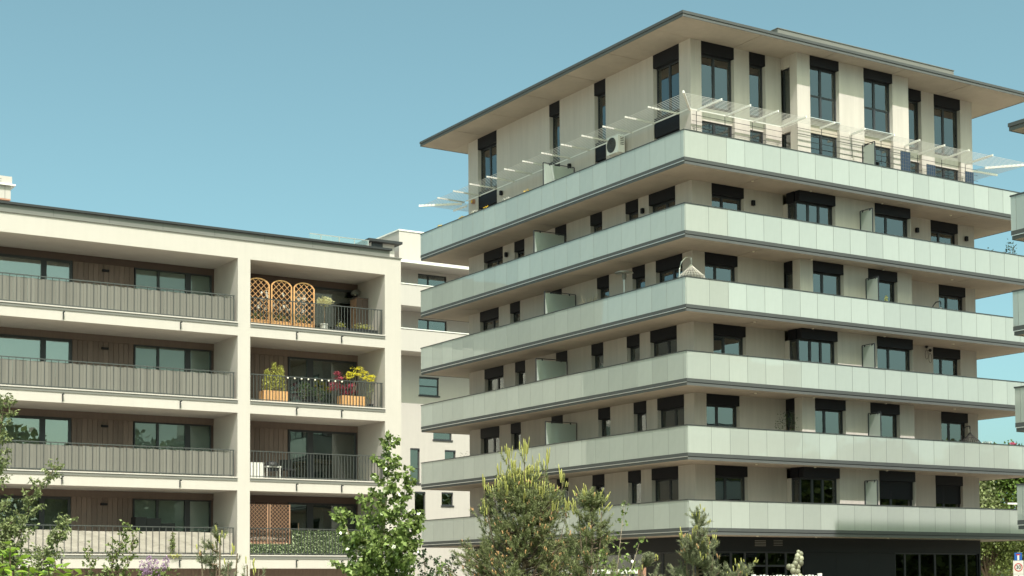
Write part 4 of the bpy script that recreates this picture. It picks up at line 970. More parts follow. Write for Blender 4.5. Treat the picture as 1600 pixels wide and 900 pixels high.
# ------------------------------------------------------------------ things on the loggias of the cream block
def arched_trellis(label, x0, x1, y, zb):
    t = thing('planter_with_trellis', label, 'planter', ((x0+x1)/2, y, zb), 'arched trellis planters on the top loggia')
    z0, zs_, zt = zb+.02, zb+1.66, zb+1.90
    f = MB(); f.box(x0, x0+.045, y-.025, y+.025, zb+.03, zs_+.04); f.box(x1-.045, x1, y-.025, y+.025, zb+.03, zs_+.04)
    f.build('post', M['wood'], t)
    a = MB(); n = 14; c = (x0+x1)/2; hw = (x1-x0)/2-.03
    zf = lambda x: zs_-.05+(zt-zs_+.05)*math.sqrt(max(0, 1-((x-c)/(hw*1.06))**2))*1.0
    pts = [(c-hw+2*hw*i/n, y, zf(c-hw+2*hw*i/n)) for i in range(n+1)]
    for i in range(n): a.bar(pts[i], pts[i+1], .04, .045)
    a.build('arch', M['wood'], t)
    l = MB(); pitch = .235
    for sgn in (1, -1):
        k = -14
        while k < 16:
            prev = None; s0 = None
            for q in range(61):
                xx = x0+.04+(x1-x0-.08)*q/60; zz = zb+.45+k*pitch+sgn*(xx-c)
                ok = z0+.22 < zz < zf(xx)-.01
                if ok and s0 is None: s0 = (xx, y+.008*sgn, zz)
                if ok: prev = (xx, y+.008*sgn, zz)
                if (not ok or q == 60) and s0 is not None:
                    if prev[0]-s0[0] > .03: l.bar(s0, prev, .012, .018)
                    s0 = None
            k += 1
    l.build('lattice', M['wood'], t, 'stuff')
    b = MB(); nb_ = 3
    for k in range(nb_):
        za = zb+.03+k*.088; MB().box(x0+.01, x1-.01, y+.03, y+.055, za, za+.082).build('plank', M['wood'], t)
    MB().box(x0+.01, x1-.01, y+.056, y+.36, zb+.03, zb+.27).build('planter_box', M['wood_dark'], t)
    V, F = blob_leaves((c, y+.16, zb+.42), ((x1-x0)*.42, .12, .20), 190, .075, .65, .3, .1); npobj('foliage', V, F, M['midleaf'], t)
    P = np.array([[random.uniform(x0+.1, x1-.05), y+random.uniform(-.06, .08), zb+random.choice([.75, .9, 1.1, 1.25, 1.35])] for _ in range(7)])
    VV = []; FF = []; k0 = 0
    for p in P: V, F = blob_leaves(p, (.06, .04, .06), 22, .055, .8, 0, .2); VV.append(V); FF.append(F+k0); k0 += len(V)
    npobj('flowers', np.concatenate(VV), np.concatenate(FF), M['whiteflower'], t)
zT = SILL[3]+.03
arched_trellis('leftmost arched wooden trellis planter with white blossoms on the top right loggia', 23.70, 24.66, 56.98, zT)
arched_trellis('middle arched wooden trellis planter with white blossoms on the top right loggia', 24.73, 25.62, 56.98, zT)
arched_trellis('rightmost arched wooden trellis planter beside the cream topiary on the top right loggia', 25.69, 26.60, 56.98, zT)
wt = thing('topiary_willow', 'cream-leaved standard willow in a white pot beside the arched trellises', 'plant', (27.04, 57.0, zT))
MB().lathe((27.04, 57.0, zT), [(.13, 0), (.15, .34), (.165, .34), (.165, .30), (.14, .30), (.001, .29)], 16).build('pot', M['pot'], wt)
MB().tube([(27.04, 57, zT+.3), (27.06, 57, zT+.7), (27.04, 57, zT+1.1)], .018, 6).build('stem', M['bark'], wt)
V, F = blob_leaves((27.06, 57, zT+1.22), (.34, .30, .20), 420, .10, .32, .9, .3); npobj('crown', V, F, M['creamleaf'], wt)
def trough(label, x0, x1, y, z, m, h=.24, fl='whiteflower'):
    t = thing('flower_trough', label, 'planter', ((x0+x1)/2, y, z), 'black flower troughs on the top loggia')
    b = MB(); b.box(x0, x1, y-.11, y-.09, z, z+h); b.box(x0, x1, y+.09, y+.11, z, z+h); b.box(x0, x0+.02, y-.09, y+.09, z, z+h); b.box(x1-.02, x1, y-.09, y+.09, z, z+h); b.box(x0+.02, x1-.02, y-.09, y+.09, z, z+h-.03)
    b.build('trough', M[m], t)
    c = ((x0+x1)/2, y, z+h+.10); V, F = blob_leaves(c, ((x1-x0)*.48, .1, .14), int(260*(x1-x0)), .05, .6, .5, .1); npobj('foliage', V, F, M['olive'], t)
    V, F = blob_leaves((c[0], y-.03, z+h+.14), ((x1-x0)*.46, .09, .26), int(60*(x1-x0)), .03, .9, .3, .1); npobj('flowers', V, F, M[fl], t)
trough('short black flower trough next to the white willow pot', 27.48, 28.05, 56.95, zT, 'blackpot')
trough('long black flower trough with white blooms at the right end of the top loggia', 28.15, 29.40, 56.95, zT, 'blackpot')
ct = thing('balcony_cabinet', 'tall brown cabinet against the right end wall of the top loggia', 'cabinet', (29.2, 58.2, zT))
MB().box(28.98, 29.52, 58.0, 58.55, zT+.05, zT+1.72).build('carcass', M['wood_dark'], ct)
MB().box(28.99, 29.24, 57.975, 57.998, zT+.08, zT+1.70).build('door', M['brownpanel'], ct); MB().box(29.26, 29.51, 57.975, 57.998, zT+.08, zT+1.70).build('door', M['brownpanel'], ct)
MB().box(28.96, 29.53, 57.97, 58.57, zT+1.723, zT+1.76).build('cabinet_top', M['brownpanel'], ct); MB().box(29.0, 29.5, 58.02, 58.5, zT, zT+.047).build('plinth', M['blackpot'], ct)
dl = thing('dome_lamp', 'round metal dome lamp on the end wall of the top loggia', 'lamp', (29.42, 58.75, 14.0))
m_ = MB(); m_.sm = True; m_.lathe((29.30, 58.75, 13.92), [(.19, -.06), (.185, 0), (.14, .10), (.05, .15), (.001, .155)], 18); m_.build('lamp_shade', M['greymetal'], dl)
MB().tube([(29.30, 58.75, 14.07), (29.42, 58.75, 14.10), (29.545, 58.75, 14.02)], .012, 5).build('arm', M['greymetal'], dl); mb = MB(); mb.sphere((29.30, 58.75, 13.88), .05, 10, 6); mb.build('bulb', M['bulb'], dl)
# second row: wooden planters
z3 = SILL[2]+.03
def slat_planter(name, label, x0, x1, y, z, h=.48):
    t = thing(name, label, 'planter', ((x0+x1)/2, y, z), 'slatted wooden planters on the third loggia'); n = 7; wd = (x1-x0)/n
    for k in range(n): MB().box(x0+wd*k+.006, x0+wd*(k+1)-.006, y-.25, y-.225, z+.02, z+h).build('slat', M['wood'], t)
    for k in range(3): MB().box(x0+.0, x0+.022, y-.22+k*.155, y-.075+k*.155, z+.02, z+h).build('slat', M['wood'], t)
    MB().box(x0+.03, x1-.01, y-.22, y+.25, z+.02, z+h-.03).build('planter_box', M['wood_dark'], t); return t
pl = slat_planter('wooden_planter', 'left slatted wooden planter with clipped green shrubs on the third loggia', 24.36, 25.37, 57.05, z3)
PV = []; PF = []; k0 = 0
for (x, hh, rr) in ((24.60, .85, .27), (24.90, 1.16, .25), (25.18, 1.05, .24)):
    for q in range(6):
        V, F = blob_leaves((x, 57.05, z3+.55+hh*(q+.3)/6.5), (rr*(1-.11*q), .22*(1-.11*q), hh/7), 110, .055, .5, .6, .45); PV.append(V); PF.append(F+k0); k0 += len(V)
npobj('foliage', np.concatenate(PV), np.concatenate(PF), M['olive'], pl)
pr = slat_planter('wooden_planter', 'right slatted wooden planter with yellow and dark red maples on the third loggia', 27.76, 28.80, 57.05, z3)
st = MB()
for (tx, tz) in ((28.35, 1.3), (28.65, 1.35), (28.2, .95), (27.8, .95), (28.5, 1.5)): st.tube([(28.35, 57.05, z3+.4), ((28.35+tx)/2, 57.05, z3+.5+tz*.35), (tx, 57.03, z3+tz)], [.02, .014, .006], 5)
st.build('stem', M['bark'], pr)
PV = []; PF = []; k0 = 0
for (x, z, rx) in ((28.2, 1.42, .25), (28.55, 1.62, .30), (28.85, 1.50, .28), (29.1, 1.36, .26), (28.5, 1.40, .34), (28.9, 1.27, .3), (28.15, 1.25, .2), (29.2, 1.2, .15)):
    V, F = blob_leaves((x, 57.0+random.uniform(-.1, .1), z3+z), (rx, .22, .075), 80, .085, .4, -.05, .1); PV.append(V); PF.append(F+k0); k0 += len(V)
npobj('yellow_crown', np.concatenate(PV), np.concatenate(PF), M['yellowleaf'], pr)
PV = []; PF = []; k0 = 0
for (x, z, rx) in ((27.62, 1.38, .22), (27.75, 1.18, .30), (27.55, .95, .34), (27.85, .82, .36), (28.2, .9, .28), (27.35, .72, .2), (28.0, .62, .3), (28.3, .66, .25)):
    V, F = blob_leaves((x, 56.98+random.uniform(-.1, .1), z3+z), (rx, .22, .10), 110, .075, .4, -.05, .1); PV.append(V); PF.append(F+k0); k0 += len(V)
npobj('red_crown', np.concatenate(PV), np.concatenate(PF), M['redleaf'], pr)
sl_ = thing('string_lights', 'string of round bulbs hung along the third loggia railing', 'lights', (26.4, 56.62, z3+1.05))
cbp = []
for k in range(9):
    x = 25.28+k*.295; mb = MB(); mb.sphere((x, 56.60, z3+.99), .036, 10, 6); mb.build('bulb', M['bulb'], sl_); cbp += [(x, 56.61, z3+1.04), (x+.147, 56.61, z3+1.02)]
MB().tube(cbp, .006, 4).build('wire', M['black'], sl_)
potted('balcony_plant', 'dark leafy plant in a black pot behind the middle of the third loggia railing', (26.35, 57.3, z3), (.35, .25), .65, 260, .09, 'darkleaf', 'blackpot', .17, .25)
potted('balcony_plant', 'loose green plant near the red maple on the third loggia', (27.0, 57.4, z3), (.28, .22), .55, 200, .08, 'darkleaf', 'blackpot', .15, .22)
potted('balcony_plant', 'thin trailing green plant right of the yellow maple on the third loggia', (29.1, 56.95, z3), (.18, .15), .75, 90, .06, 'midleaf', 'blackpot', .12, .2)
# second loggia
z2 = SILL[1]+.03
h_ = thing('white_radiator', 'white ribbed box standing at the left end of the second right loggia', 'box', (24.1, 57.4, z2))
MB().box(23.72, 24.58, 57.32, 57.5, z2+.04, z2+.68).build('casing', M['pot'], h_)
rbm = MB()
for k in range(9): rbm.box(23.76+k*.092, 23.80+k*.092, 57.30, 57.318, z2+.08, z2+.64)
rbm.build('rib', M['white'], h_, 'stuff'); MB().box(23.75, 24.55, 57.34, 57.48, z2, z2+.037).build('foot', M['blackpot'], h_)
g_ = thing('barbecue', 'small barbecue with dark lid and pale side frame on the second loggia', 'barbecue', (25.0, 57.5, z2))
for x in (24.72, 25.28):
    for y in (57.35, 57.65): MB().box(x-.02, x+.02, y-.02, y+.02, z2, z2+.50).build('leg', M['pot'], g_)
MB().box(24.68, 25.32, 57.31, 57.69, z2+.503, z2+.56).build('frame', M['pot'], g_)
m_ = MB(); m_.sm = True; m_.lathe((25.0, 57.5, z2+.563), [(.27, 0), (.27, .06), (.24, .13), (.15, .18), (.001, .20)], 16); m_.build('lid', M['black'], g_); MB().box(24.78, 25.22, 57.36, 57.64, z2+.36, z2+.50).build('firebox', M['black'], g_)
ch = thing('garden_chair', 'dark garden chair right of the barbecue on the second loggia', 'chair', (25.72, 57.55, z2))
for x in (25.52, 25.92):
    for y in (57.35, 57.75): MB().box(x-.02, x+.02, y-.02, y+.02, z2, z2+.42).build('leg', M['black'], ch)
MB().box(25.48, 25.96, 57.31, 57.79, z2+.423, z2+.46).build('seat', M['black'], ch); MB().box(25.48, 25.96, 57.76, 57.80, z2+.46, z2+.86).build('backrest', M['black'], ch)
# first loggia: lattice panels and artificial hedge
z1_ = SILL[0]
def lattice(label, x0, x1, y, z0, z1):
    t = thing('lattice_panel', label, 'trellis', ((x0+x1)/2, y, z0), 'brown lattice panels on the lowest loggia'); f = MB()
    f.box(x0, x0+.035, y-.02, y+.02, z0, z1); f.box(x1-.035, x1, y-.02, y+.02, z0, z1); f.box(x0+.035, x1-.035, y-.02, y+.02, z0, z0+.035); f.build('frame', M['wood_dark'], t)
    l = MB(); k = -20
    while k < 24:
        for sgn in (1, -1):
            s0 = prev = None
            for q in range(61):
                xx = x0+.03+(x1-x0-.06)*q/60; zz = z0+k*.155+sgn*(xx-x0); ok = z0+.02 < zz < z1
                if ok and s0 is None: s0 = (xx, y+.007*sgn, zz)
                if ok: prev = (xx, y+.007*sgn, zz)
                if (not ok or q == 60) and s0 is not None:
                    if prev[0]-s0[0] > .02: l.bar(s0, prev, .008, .013)
                    s0 = None
        k += 1
    l.build('lattice', M['wood_dark'], t, 'stuff')
lattice('left brown diagonal lattice panel behind the lowest right loggia railing', 23.70, 24.54, 56.80, 3.32, 4.86)
lattice('right brown diagonal lattice panel behind the lowest right loggia railing', 24.60, 25.47, 56.80, 3.32, 4.86)
iv = thing('ivy_screen', 'artificial ivy screen fixed behind the lowest right loggia railing', 'hedge', (26.6, 56.72, z1_+.05))
V, F = blob_leaves((24.6, 56.72, z1_+.30), (.0, .0, .0), 1, .01)
P = np.stack([rng.uniform(25.5, 29.45, 3400), rng.uniform(56.69, 56.76, 3400), rng.uniform(z1_+.08, z1_+1.04, 3400)], 1); P2 = np.stack([rng.uniform(23.72, 25.5, 800), rng.uniform(56.69, 56.75, 800), rng.uniform(z1_+.08, z1_+.50, 800)], 1)
P = np.concatenate([P, P2]); A = rng.normal(size=(len(P), 3))+np.array([0, -.3, -.3]); L = .06*rng.uniform(.6, 1.2, len(P)); V, F = leaves_np(P, A, L, L*.7); npobj('foliage', V, F, M['ivy'], iv)
build_each(MB().box(25.5, 29.45, 56.765, 56.77, z1_+.08, z1_+1.02).box(23.72, 25.49, 56.765, 56.77, z1_+.08, z1_+.48), 'backing_net', M['darkleaf'], iv)
wf = thing('flower_trough', 'row of small white blooms in a trough behind the brown lattice panels', 'planter', (24.6, 57.0, 3.2))
MB().box(23.75, 25.4, 56.9, 57.1, 3.22, 3.40).build('trough', M['terracotta'], wf); V, F = blob_leaves((24.55, 56.98, 3.52), (.85, .08, .06), 260, .05, .9, .2, .1); npobj('flowers', V, F, M['whiteflower'], wf)
pf = thing('patio_umbrella', 'closed dark patio umbrella on the lowest right loggia', 'umbrella', (26.15, 57.5, z1_))
MB().tube([(26.15, 57.5, z1_), (26.15, 57.5, z1_+1.35)], .016, 6).build('pole', M['wood_dark'], pf); MB().lathe((26.15, 57.5, z1_), [(.22, .05), (.22, .10), (.03, .14)], 12).build('base', M['blackpot'], pf)
# lowest left loggia furniture
sf = thing('outdoor_sofa', 'dark cushioned outdoor sofa behind the fabric screen of the lowest left loggia', 'sofa', (20.4, 58.3, z1_))
MB().box(19.6, 21.2, 57.9, 58.7, z1_+.15, z1_+.95).build('base', M['pot'], sf)
for (a, b, zz) in ((19.62, 20.05, 1.50), (20.06, 20.62, 1.46), (20.63, 21.18, 1.28)): MB().box(a, b, 57.95, 58.5, z1_+.955, z1_+zz).build('cushion', M['black'], sf)
potted('balcony_plant', 'small dark plant in a pot by the end wall of the lowest left loggia', (22.85, 58.0, z1_+.9), (.1, .1), .25, 50, .07, 'darkleaf', 'terracotta', .1, .16)
MB().box(22.7, 23.0, 57.8, 58.2, z1_+.05, z1_+.895)  # (stand below)
ps = thing('plant_stand', 'wooden stand carrying a pot at the end wall of the lowest left loggia', 'stand', (22.85, 58.0, z1_))
MB().box(22.68, 23.02, 57.82, 58.18, z1_+.86, z1_+.895).build('stand_top', M['wood_dark'], ps)
for x in (22.71, 22.99):
    for y in (57.85, 58.15): MB().box(x-.018, x+.018, y-.018, y+.018, z1_+.02, z1_+.857).build('leg', M['wood_dark'], ps)

# ------------------------------------------------------------------ things on the tower balconies
ac = thing('air_conditioner', 'white outdoor air conditioning unit on the shaded top floor wall', 'air conditioner', (40.95, 56.05, 20.8))
AX0, AX1, AY0, AY1, AZ0, AZ1 = 40.74, 41.10, 55.62, 56.50, 20.86, 21.66
MB().box(AX0, AX1, AY0, AY1, AZ0, AZ1).build('casing', M['white'], ac)
gr = MB()
for rr in (.06, .13, .20, .27, .33):
    pts = [(AX0-.015, 56.13+rr*math.cos(2*math.pi*k/20), 21.26+rr*math.sin(2*math.pi*k/20)) for k in range(21)]; gr.tube(pts, .008, 4, False)
gr.build('fan_grille', M['greymetal'], ac)
m_ = MB(); pts = [(AX0-.004, 56.13+.34*math.cos(2*math.pi*k/24), 21.26+.34*math.sin(2*math.pi*k/24)) for k in range(24)]; m_.v = pts; m_.f = [tuple(range(24))]; m_.build('fan_opening', M['anthracite'], ac)
vt_ = MB()
for k in range(5): vt_.box(AX0+.12, AX1-.06, AY0-.012, AY0-.002, 21.2+k*.08, 21.23+k*.08)
vt_.build('side_vent', M['greymetal'], ac)
for y in (55.75, 56.37): MB().box(AX0+.02, WALLX-.002, y-.02, y+.02, AZ0-.05, AZ0-.004).build('bracket', M['white'], ac)
for k, (a, b, z0, z1, w_) in enumerate([(51.78, 52.37, 20.08, 20.97, 'leftmost and tallest'), (53.42, 53.97, 19.70, 20.60, 'middle'), (55.93, 56.48, 19.70, 20.62, 'rightmost')]):
    t = thing('solar_panel', '%s of three dark blue solar panels hung behind the top glass balcony' % w_, 'solar panel', ((a+b)/2, 49.40, z0), 'solar panels on the top balcony')
    MB().box(a, b, 49.36, 49.385, z0, z1).build('panel', M['solar'], t); g = MB()
    for q in range(5): g.box(a+(b-a)*q/4-.004, a+(b-a)*q/4+.004, 49.352, 49.359, z0, z1)
    for q in range(7): g.box(a, b, 49.353, 49.358, z0+(z1-z0)*q/6-.003, z0+(z1-z0)*q/6+.003)
    g.build('grid', M['greymetal'], t)
    build_each(MB().box(a+.05, a+.08, 49.386, 49.41, z0-.5, z1).box(b-.08, b-.05, 49.386, 49.41, z0-.5, z1), 'mount', M['steel'], t)
ht = thing('patio_heater', 'mushroom shaped steel patio heater on the shaded fourth balcony row', 'heater', (39.95, 54.2, 12.95))
m_ = MB(); m_.sm = True; m_.lathe((39.95, 54.2, 15.08), [(.40, 0), (.39, .03), (.22, .09), (.001, .13)], 20); m_.build('reflector', M['steel'], ht); MB().lathe((39.95, 54.2, 14.80), [(.06, 0), (.10, .10), (.10, .26), (.001, .275)], 14).build('burner', M['greymetal'], ht)
MB().tube([(39.95, 54.2, 13.4), (39.95, 54.2, 14.82)], .032, 10).build('pole', M['steel'], ht); MB().lathe((39.95, 54.2, 12.95), [(.22, 0), (.22, .5), (.05, .6)], 16).build('base', M['steel'], ht)
def egg_chair(label, x, y, z, m, frame, R=.55, hang=1.95, drop=.95, side=-1, hb=.62):
    """hanging basket chair under a curved stand; z = floor"""
    t = thing('hanging_chair', label, 'chair', (x, y, z)); s = MB(); pts = []
    for k in range(12):
        a = math.pi*k/11*.62; pts.append((x+side*(.62*math.cos(a)*1.0-.0)+(0), y, z+hang-.55+.55*math.sin(a*1.0)*1.0) if k else (x+side*.62, y, z+.05))
    pts2 = [(x+side*.62, y, z+.03), (x+side*.64, y, z+.9), (x+side*.60, y, z+hang-.55), (x+side*.50, y, z+hang-.25), (x+side*.30, y, z+hang-.06), (x+side*.05, y, z+hang), (x, y, z+hang-.02), (x, y, z+hang-.12)]
    s.tube(pts2, .026, 8).build('stand', M[frame], t); MB().lathe((x, y, z), [(.5, 0), (.5, .03), (.001, .035)], 18).build('base', M[frame], t)
    MB().tube([(x, y, z+hang-.10), (x+.02, y, z+hang-.30)], .012, 5).build('chain', M[frame], t)
    w_ = MB(); zt = z+hang-.30
    prof = [(.02, 0), (.10, -.10), (.24, -.24), (.40, -.38), (R*.9, -.50), (R, -.70), (R*.95, -.95), (R*.7, -1.15), (.2, -1.25)]
    for k in range(26):
        a = 2*math.pi*k/26; w_.tube([(x+rr*math.cos(a), y+rr*math.sin(a), zt+zz) for rr, zz in prof], .009, 4, False)
    for rr, zz in prof[1:]: w_.tube([(x+rr*math.cos(2*math.pi*k/18), y+rr*math.sin(2*math.pi*k/18), zt+zz) for k in range(19)], .009, 4, False)
    w_.build('basket', M[m], t); c = MB(); c.sphere((x, y, zt-.95), R*.85, 14, 8, .45); c.build('cushion', M['pot'], t)
egg_chair('pale wicker hanging basket chair at the corner of the fourth balcony row', 40.22, 49.95, 12.95, 'wicker', 'steel', .60, 2.08)
egg_chair('dark wicker hanging basket chair at the right end of the second balcony row', 56.62, 50.0, 6.95, 'wickerdark', 'black', .55, 1.95)
egg_chair('small hanging chair with thin black arched stand near the right end of the fourth row', 54.9, 50.05, 12.95, 'wicker', 'black', .42, 1.62, hb=.5)
potted('balcony_bush', 'round grey-green bush behind the second balcony row glass left of the bay', (45.52, 50.2, 6.95), (.58, .40), 1.65, 420, .075, 'darkleaf', 'blackpot', .22, .35, lw=.5)
gt = thing('dry_grass_pot', 'dry ornamental grass in a pot beside a privacy screen on the shaded fourth row', 'plant', (39.85, 56.6, 12.95))
MB().lathe((39.85, 56.6, 12.95), [(.14, 0), (.20, .6), (.21, .6), (.001, .57)], 14).build('pot', M['blackpot'], gt)
P = np.tile(np.array([39.85, 56.6, 13.5]), (120, 1))+rng.normal(size=(120, 3))*.05; V, F = spikes_np(P, np.array([0, 0, 1.])+rng.normal(size=(120, 3))*np.array([.25, .55, .1]), rng.uniform(.5, 1.15, 120), np.full(120, .006)); npobj('blades', V, F, M['straw'], gt)
cn = thing('small_conifer', 'little clipped conifer behind the fourth balcony row glass beside a privacy screen', 'plant', (50.95, 49.6, 12.95))
MB().lathe((50.95, 49.6, 12.95), [(.12, 0), (.17, .35), (.18, .35), (.001, .32)], 14).build('pot', M['terracotta'], cn)
PV = []; PF = []; k0 = 0
for q in range(7):
    V, F = blob_leaves((50.95, 49.6, 13.35+q*.155), (.24*(1-q*.125), .24*(1-q*.125), .12), 90, .05, .4, .7, .5); PV.append(V); PF.append(F+k0); k0 += len(V)
npobj('foliage', np.concatenate(PV), np.concatenate(PF), M['olive'], cn)
def rail_flowers(label, x, y, z, fm, ln=.5, face='L', nf=22, group='flower boxes along the top shaded balcony'):
    t = thing('flower_box', label, 'planter', (x, y, z), group); b = MB()
    if face == 'L': b.box(x+.03, x+.20, y-ln/2, y+ln/2, z-.25, z-.08); r3 = (.09, ln*.5, .07)
    else: b.box(x-ln/2, x+ln/2, y+.03, y+.20, z-.25, z-.08); r3 = (ln*.5, .09, .07)
    b.build('trough', M['blackpot'], t); c = (x+(.08 if face == 'L' else 0), y+(.08 if face == 'R' else 0), z+.01)
    V, F = blob_leaves(c, r3, int(120*ln), .05, .6, .4, .1); npobj('foliage', V, F, M['midleaf'], t); V, F = blob_leaves((c[0], c[1], z+.07), (r3[0], r3[1], .06), int(nf*ln*3), .05, .9, .3, .2); npobj('flowers', V, F, M[fm], t)
for (y, fm, w_) in ((69.4, 'yellowflower', 'yellow flowers at the far left end of the top balcony rail'), (67.2, 'yellowflower', 'yellow and green flowers left of the far window of the top shaded wall'), (66.0, 'whiteflower', 'white flowers on the top balcony rail in front of the far left window'),
                  (64.9, 'yellowflower', 'yellow flowers on the top rail just right of the far left window'), (62.9, 'whiteflower', 'white flowers on the top rail midway to the privacy screen'), (61.1, 'yellowflower', 'yellow flowers on the top rail close to the privacy screen')):
    rail_flowers(w_, X0+.03, y, 20.06, fm, .9 if fm == 'whiteflower' else .6)
rail_flowers('flower box with pale pink blooms next to the dark hanging chair', 57.0, 49.25, 8.03, 'whiteflower', .8, 'R', 20, 'flower boxes on the second balcony row')
rail_flowers('flower box with bright pink blooms near the right end of the second balcony row', 58.75, 49.25, 8.04, 'pinkflower', .55, 'R', 60, 'flower boxes on the second balcony row')
potted('balcony_plant', 'leafy green plant at the far right end of the fifth balcony row', (59.3, 49.7, 15.95), (.30, .25), 1.45, 190, .12, 'darkleaf', 'blackpot', .2, .35, lw=.45)
potted('balcony_plant', 'low green plant just showing above the rail of the fifth balcony row', (57.75, 49.7, 15.95), (.35, .2), 1.0, 130, .09, 'darkleaf', 'blackpot', .2, .3, lw=.45)
potted('balcony_plant', 'row of small green leaves above the left end of the second balcony rail', (X0+.4, 67.4, 6.95), (.25, .9), 1.05, 200, .06, 'darkleaf', 'blackpot', .2, .3, lw=.5)
ab = thing('alarm_box', 'small orange box high on the far left end of the tower top floor', 'box', (41.2, 68.94, 21.5)); MB().box(41.10, 41.248, 68.84, 69.02, 21.40, 21.60).build('casing', M['terracotta'], ab); MB().box(41.07, 41.098, 68.88, 68.98, 21.44, 21.54).build('lens', M['yellowflower'], ab)
tw = thing('twin_wall_lamp', 'pair of black ball lamps with loops on the wall of the third balcony row', 'lamp', (55.17, 51.1, 12.45))
for k, (x, z) in enumerate(((54.95, 12.60), (55.18, 12.45))):
    mb = MB(); mb.sphere((x, 51.0, z), .075, 10, 6); mb.build('lamp_ball', M['black'], tw); pts = [(x+.10*math.sin(2*math.pi*q/14), 51.0, z-.36+.22*math.cos(2*math.pi*q/14)*1.0) for q in range(15)]; MB().tube(pts, .010, 4, False).build('loop', M['black'], tw)
    MB().tube([(x, 51.0, z), (x, 51.118, z)], .02, 6).build('arm', M['black'], tw)

# ------------------------------------------------------------------ street level
bl = thing('balloon_bunch', 'tall bunch of cream balloons by the dark ground floor entrance', 'balloons', (43.0, 47, 0))
for (dx, dz, rr) in ((-.30, .02, .15), (-.16, 0, .16), (.12, .03, .17), (-.05, .20, .15), (.22, .24, .16), (.02, .40, .15), (.28, .48, .15), (.12, .62, .14), (.30, .74, .14), (-.22, -.2, .15), (.1, -.24, .16), (.2, .85, .10), (-.1, -.5, .15), (.14, -.52, .15)):
    mb = MB(); mb.sphere((43.0+dx*1.0, 47+random.uniform(-.08, .08), 2.30+dz*.72), rr*.80, 14, 9, 1.08); mb.build('balloon', M['balloon'], bl)
MB().tube([(43.0, 47, .1), (43.02, 47, 1.9), (43.1, 47, 2.9)], .008, 4).build('string', M['white'], bl); MB().lathe((43, 47, 0), [(.15, 0), (.15, .12), (.001, .13)], 12).build('weight', M['blackpot'], bl)
fn = thing('white_fence', 'low white picket fence with a square end post in front of the ground floor', 'fence', (36.2, 40, 0))
for x in np.arange(34.82, 37.6, .145):
    zt = 1.925+.02*math.sin(x*9); MB().box(x, x+.09, 39.97, 39.99, .1, zt).build('picket', M['white'], fn)
MB().box(34.78, 37.62, 39.993, 40.03, 1.80, 1.87).box(34.78, 37.62, 39.993, 40.03, .5, .57).build('fence_rail', M['white'], fn); MB().box(37.63, 37.74, 39.95, 40.06, 0, 1.99).build('post', M['white'], fn); MB().box(34.66, 34.77, 39.95, 40.06, 0, 1.95).build('post', M['white'], fn)
wr = thing('garden_rail', 'white horizontal rail ending at a reddish post among the pines', 'fence', (16.3, 21.68, 0))
MB().bar((15.0, 22.50, 1.845), (16.24, 21.72, 1.845), .03, .07).build('rail', M['white'], wr); MB().box(16.25, 16.35, 21.63, 21.73, 0, 1.91).build('post', M['terracotta'], wr); MB().box(14.92, 15.0, 22.46, 22.54, 0, 1.88).build('post', M['white'], wr)
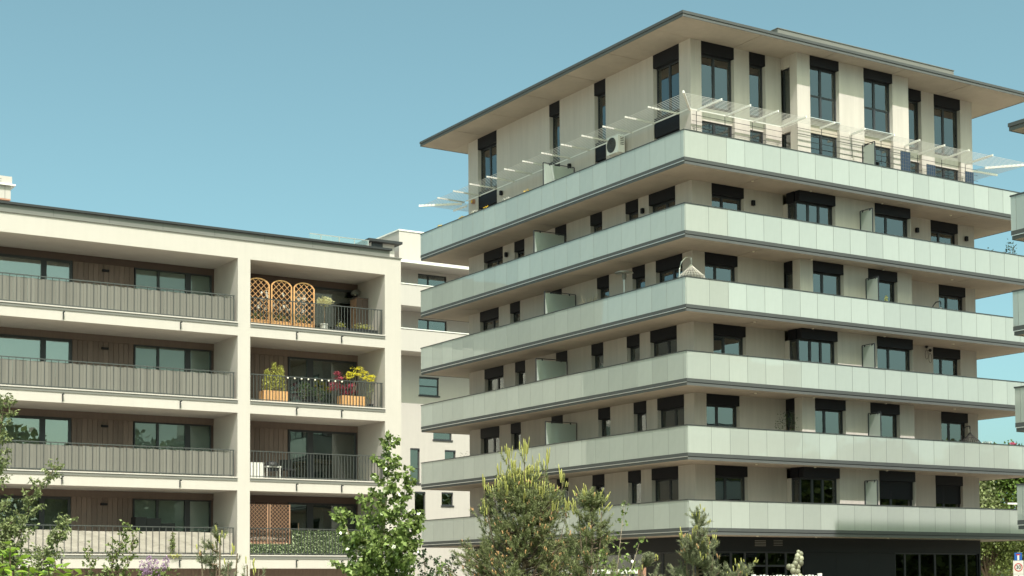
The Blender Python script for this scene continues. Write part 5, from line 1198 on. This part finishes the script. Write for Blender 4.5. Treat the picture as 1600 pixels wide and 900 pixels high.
# road signs: built in a local frame (x across, z up) and turned to the street
def local_to(t_loc, ang):
    ca, sa = math.cos(ang), math.sin(ang)
    return lambda x, y, z: (t_loc[0]+x*ca-y*sa, t_loc[1]+x*sa+y*ca, t_loc[2]+z)
sg = thing('road_sign', 'traffic sign post with a blue dead end sign over a 30 speed limit sign', 'sign', (64.55, 54.03, 0)); T = local_to((64.55, 54.03, 0), math.radians(-32))
def lbox(name, m, x0, x1, y0, y1, z0, z1, parent):
    b = MB(); b.box(x0, x1, y0, y1, z0, z1); b.v = [T(*p) for p in b.v]; return b.build(name, M[m], parent)
MB().tube([(64.575, 54.07, 0), (64.575, 54.07, 3.2)], .03, 8).build('pole', M['steel'], sg)
bp = lbox('blue_plate', 'blue', -.195, .195, -.012, 0, 2.775, 3.17, sg); lbox('white_bar', 'signgrey', -.05, .05, -.018, -.0125, 2.785, 3.04, bp); lbox('red_bar', 'red', -.10, .10, -.019, -.0125, 3.043, 3.10, bp)
wp = lbox('white_plate', 'signgrey', -.265, .265, -.012, 0, 2.085, 2.765, sg)
def ring_mesh(R0, R1, zc, y, n=36):
    b = MB()
    for k in range(n):
        a = 2*math.pi*k/n; b.v += [T(R0*math.cos(a), y, zc+R0*math.sin(a)), T(R1*math.cos(a), y, zc+R1*math.sin(a))]
    for k in range(n): j = (k+1) % n; b.f.append((2*k, 2*j, 2*j+1, 2*k+1))
    return b
ring_mesh(.165, .215, 2.42, -.017).build('red_ring', M['red'], wp)
fc = bpy.data.curves.new('numerals', 'FONT'); fc.body = '30'; fc.size = .27; fc.align_x = 'CENTER'; fc.align_y = 'CENTER'; fc.extrude = .002; fc.offset = .004
tmp = bpy.data.objects.new('tmp', fc); COL.objects.link(tmp); dg = bpy.context.evaluated_depsgraph_get(); me = bpy.data.meshes.new_from_object(tmp.evaluated_get(dg)); bpy.data.objects.remove(tmp)
no = link('numerals', me, M['dark_print'], wp); me.materials.clear(); me.materials.append(M['dark_print'])
no.location = Vector(T(0, -.018, 2.42))-wl(wp); no.rotation_euler = (math.pi/2, 0, math.radians(-32))
lp = lbox('lower_plate', 'signgrey', -.265, .265, -.012, 0, 1.70, 2.07, sg)
b = MB(); b.v = [T(-.05, -.017, 1.94), T(.05, -.017, 1.94), T(0, -.017, 2.03)]; b.f = [(0, 1, 2)]; b.build('arrow_head', M['dark_print'], lp); lbox('arrow_shaft', 'dark_print', -.015, .015, -.018, -.0125, 1.76, 1.938, lp)
sp = thing('street_lamp', 'white street lamp head in front of the trees at the right edge', 'street lamp', (69.6, 56.5, 0))
MB().tube([(69.6, 56.5, 0), (69.6, 56.5, 5.6), (69.45, 56.6, 5.83), (69.0, 56.95, 5.9)], [.06, .045, .035, .03], 8).build('pole', M['white'], sp)
MB().bar((69.0, 56.95, 5.9), (68.05, 57.6, 5.93), .22, .09).build('lamp_head', M['white'], sp)
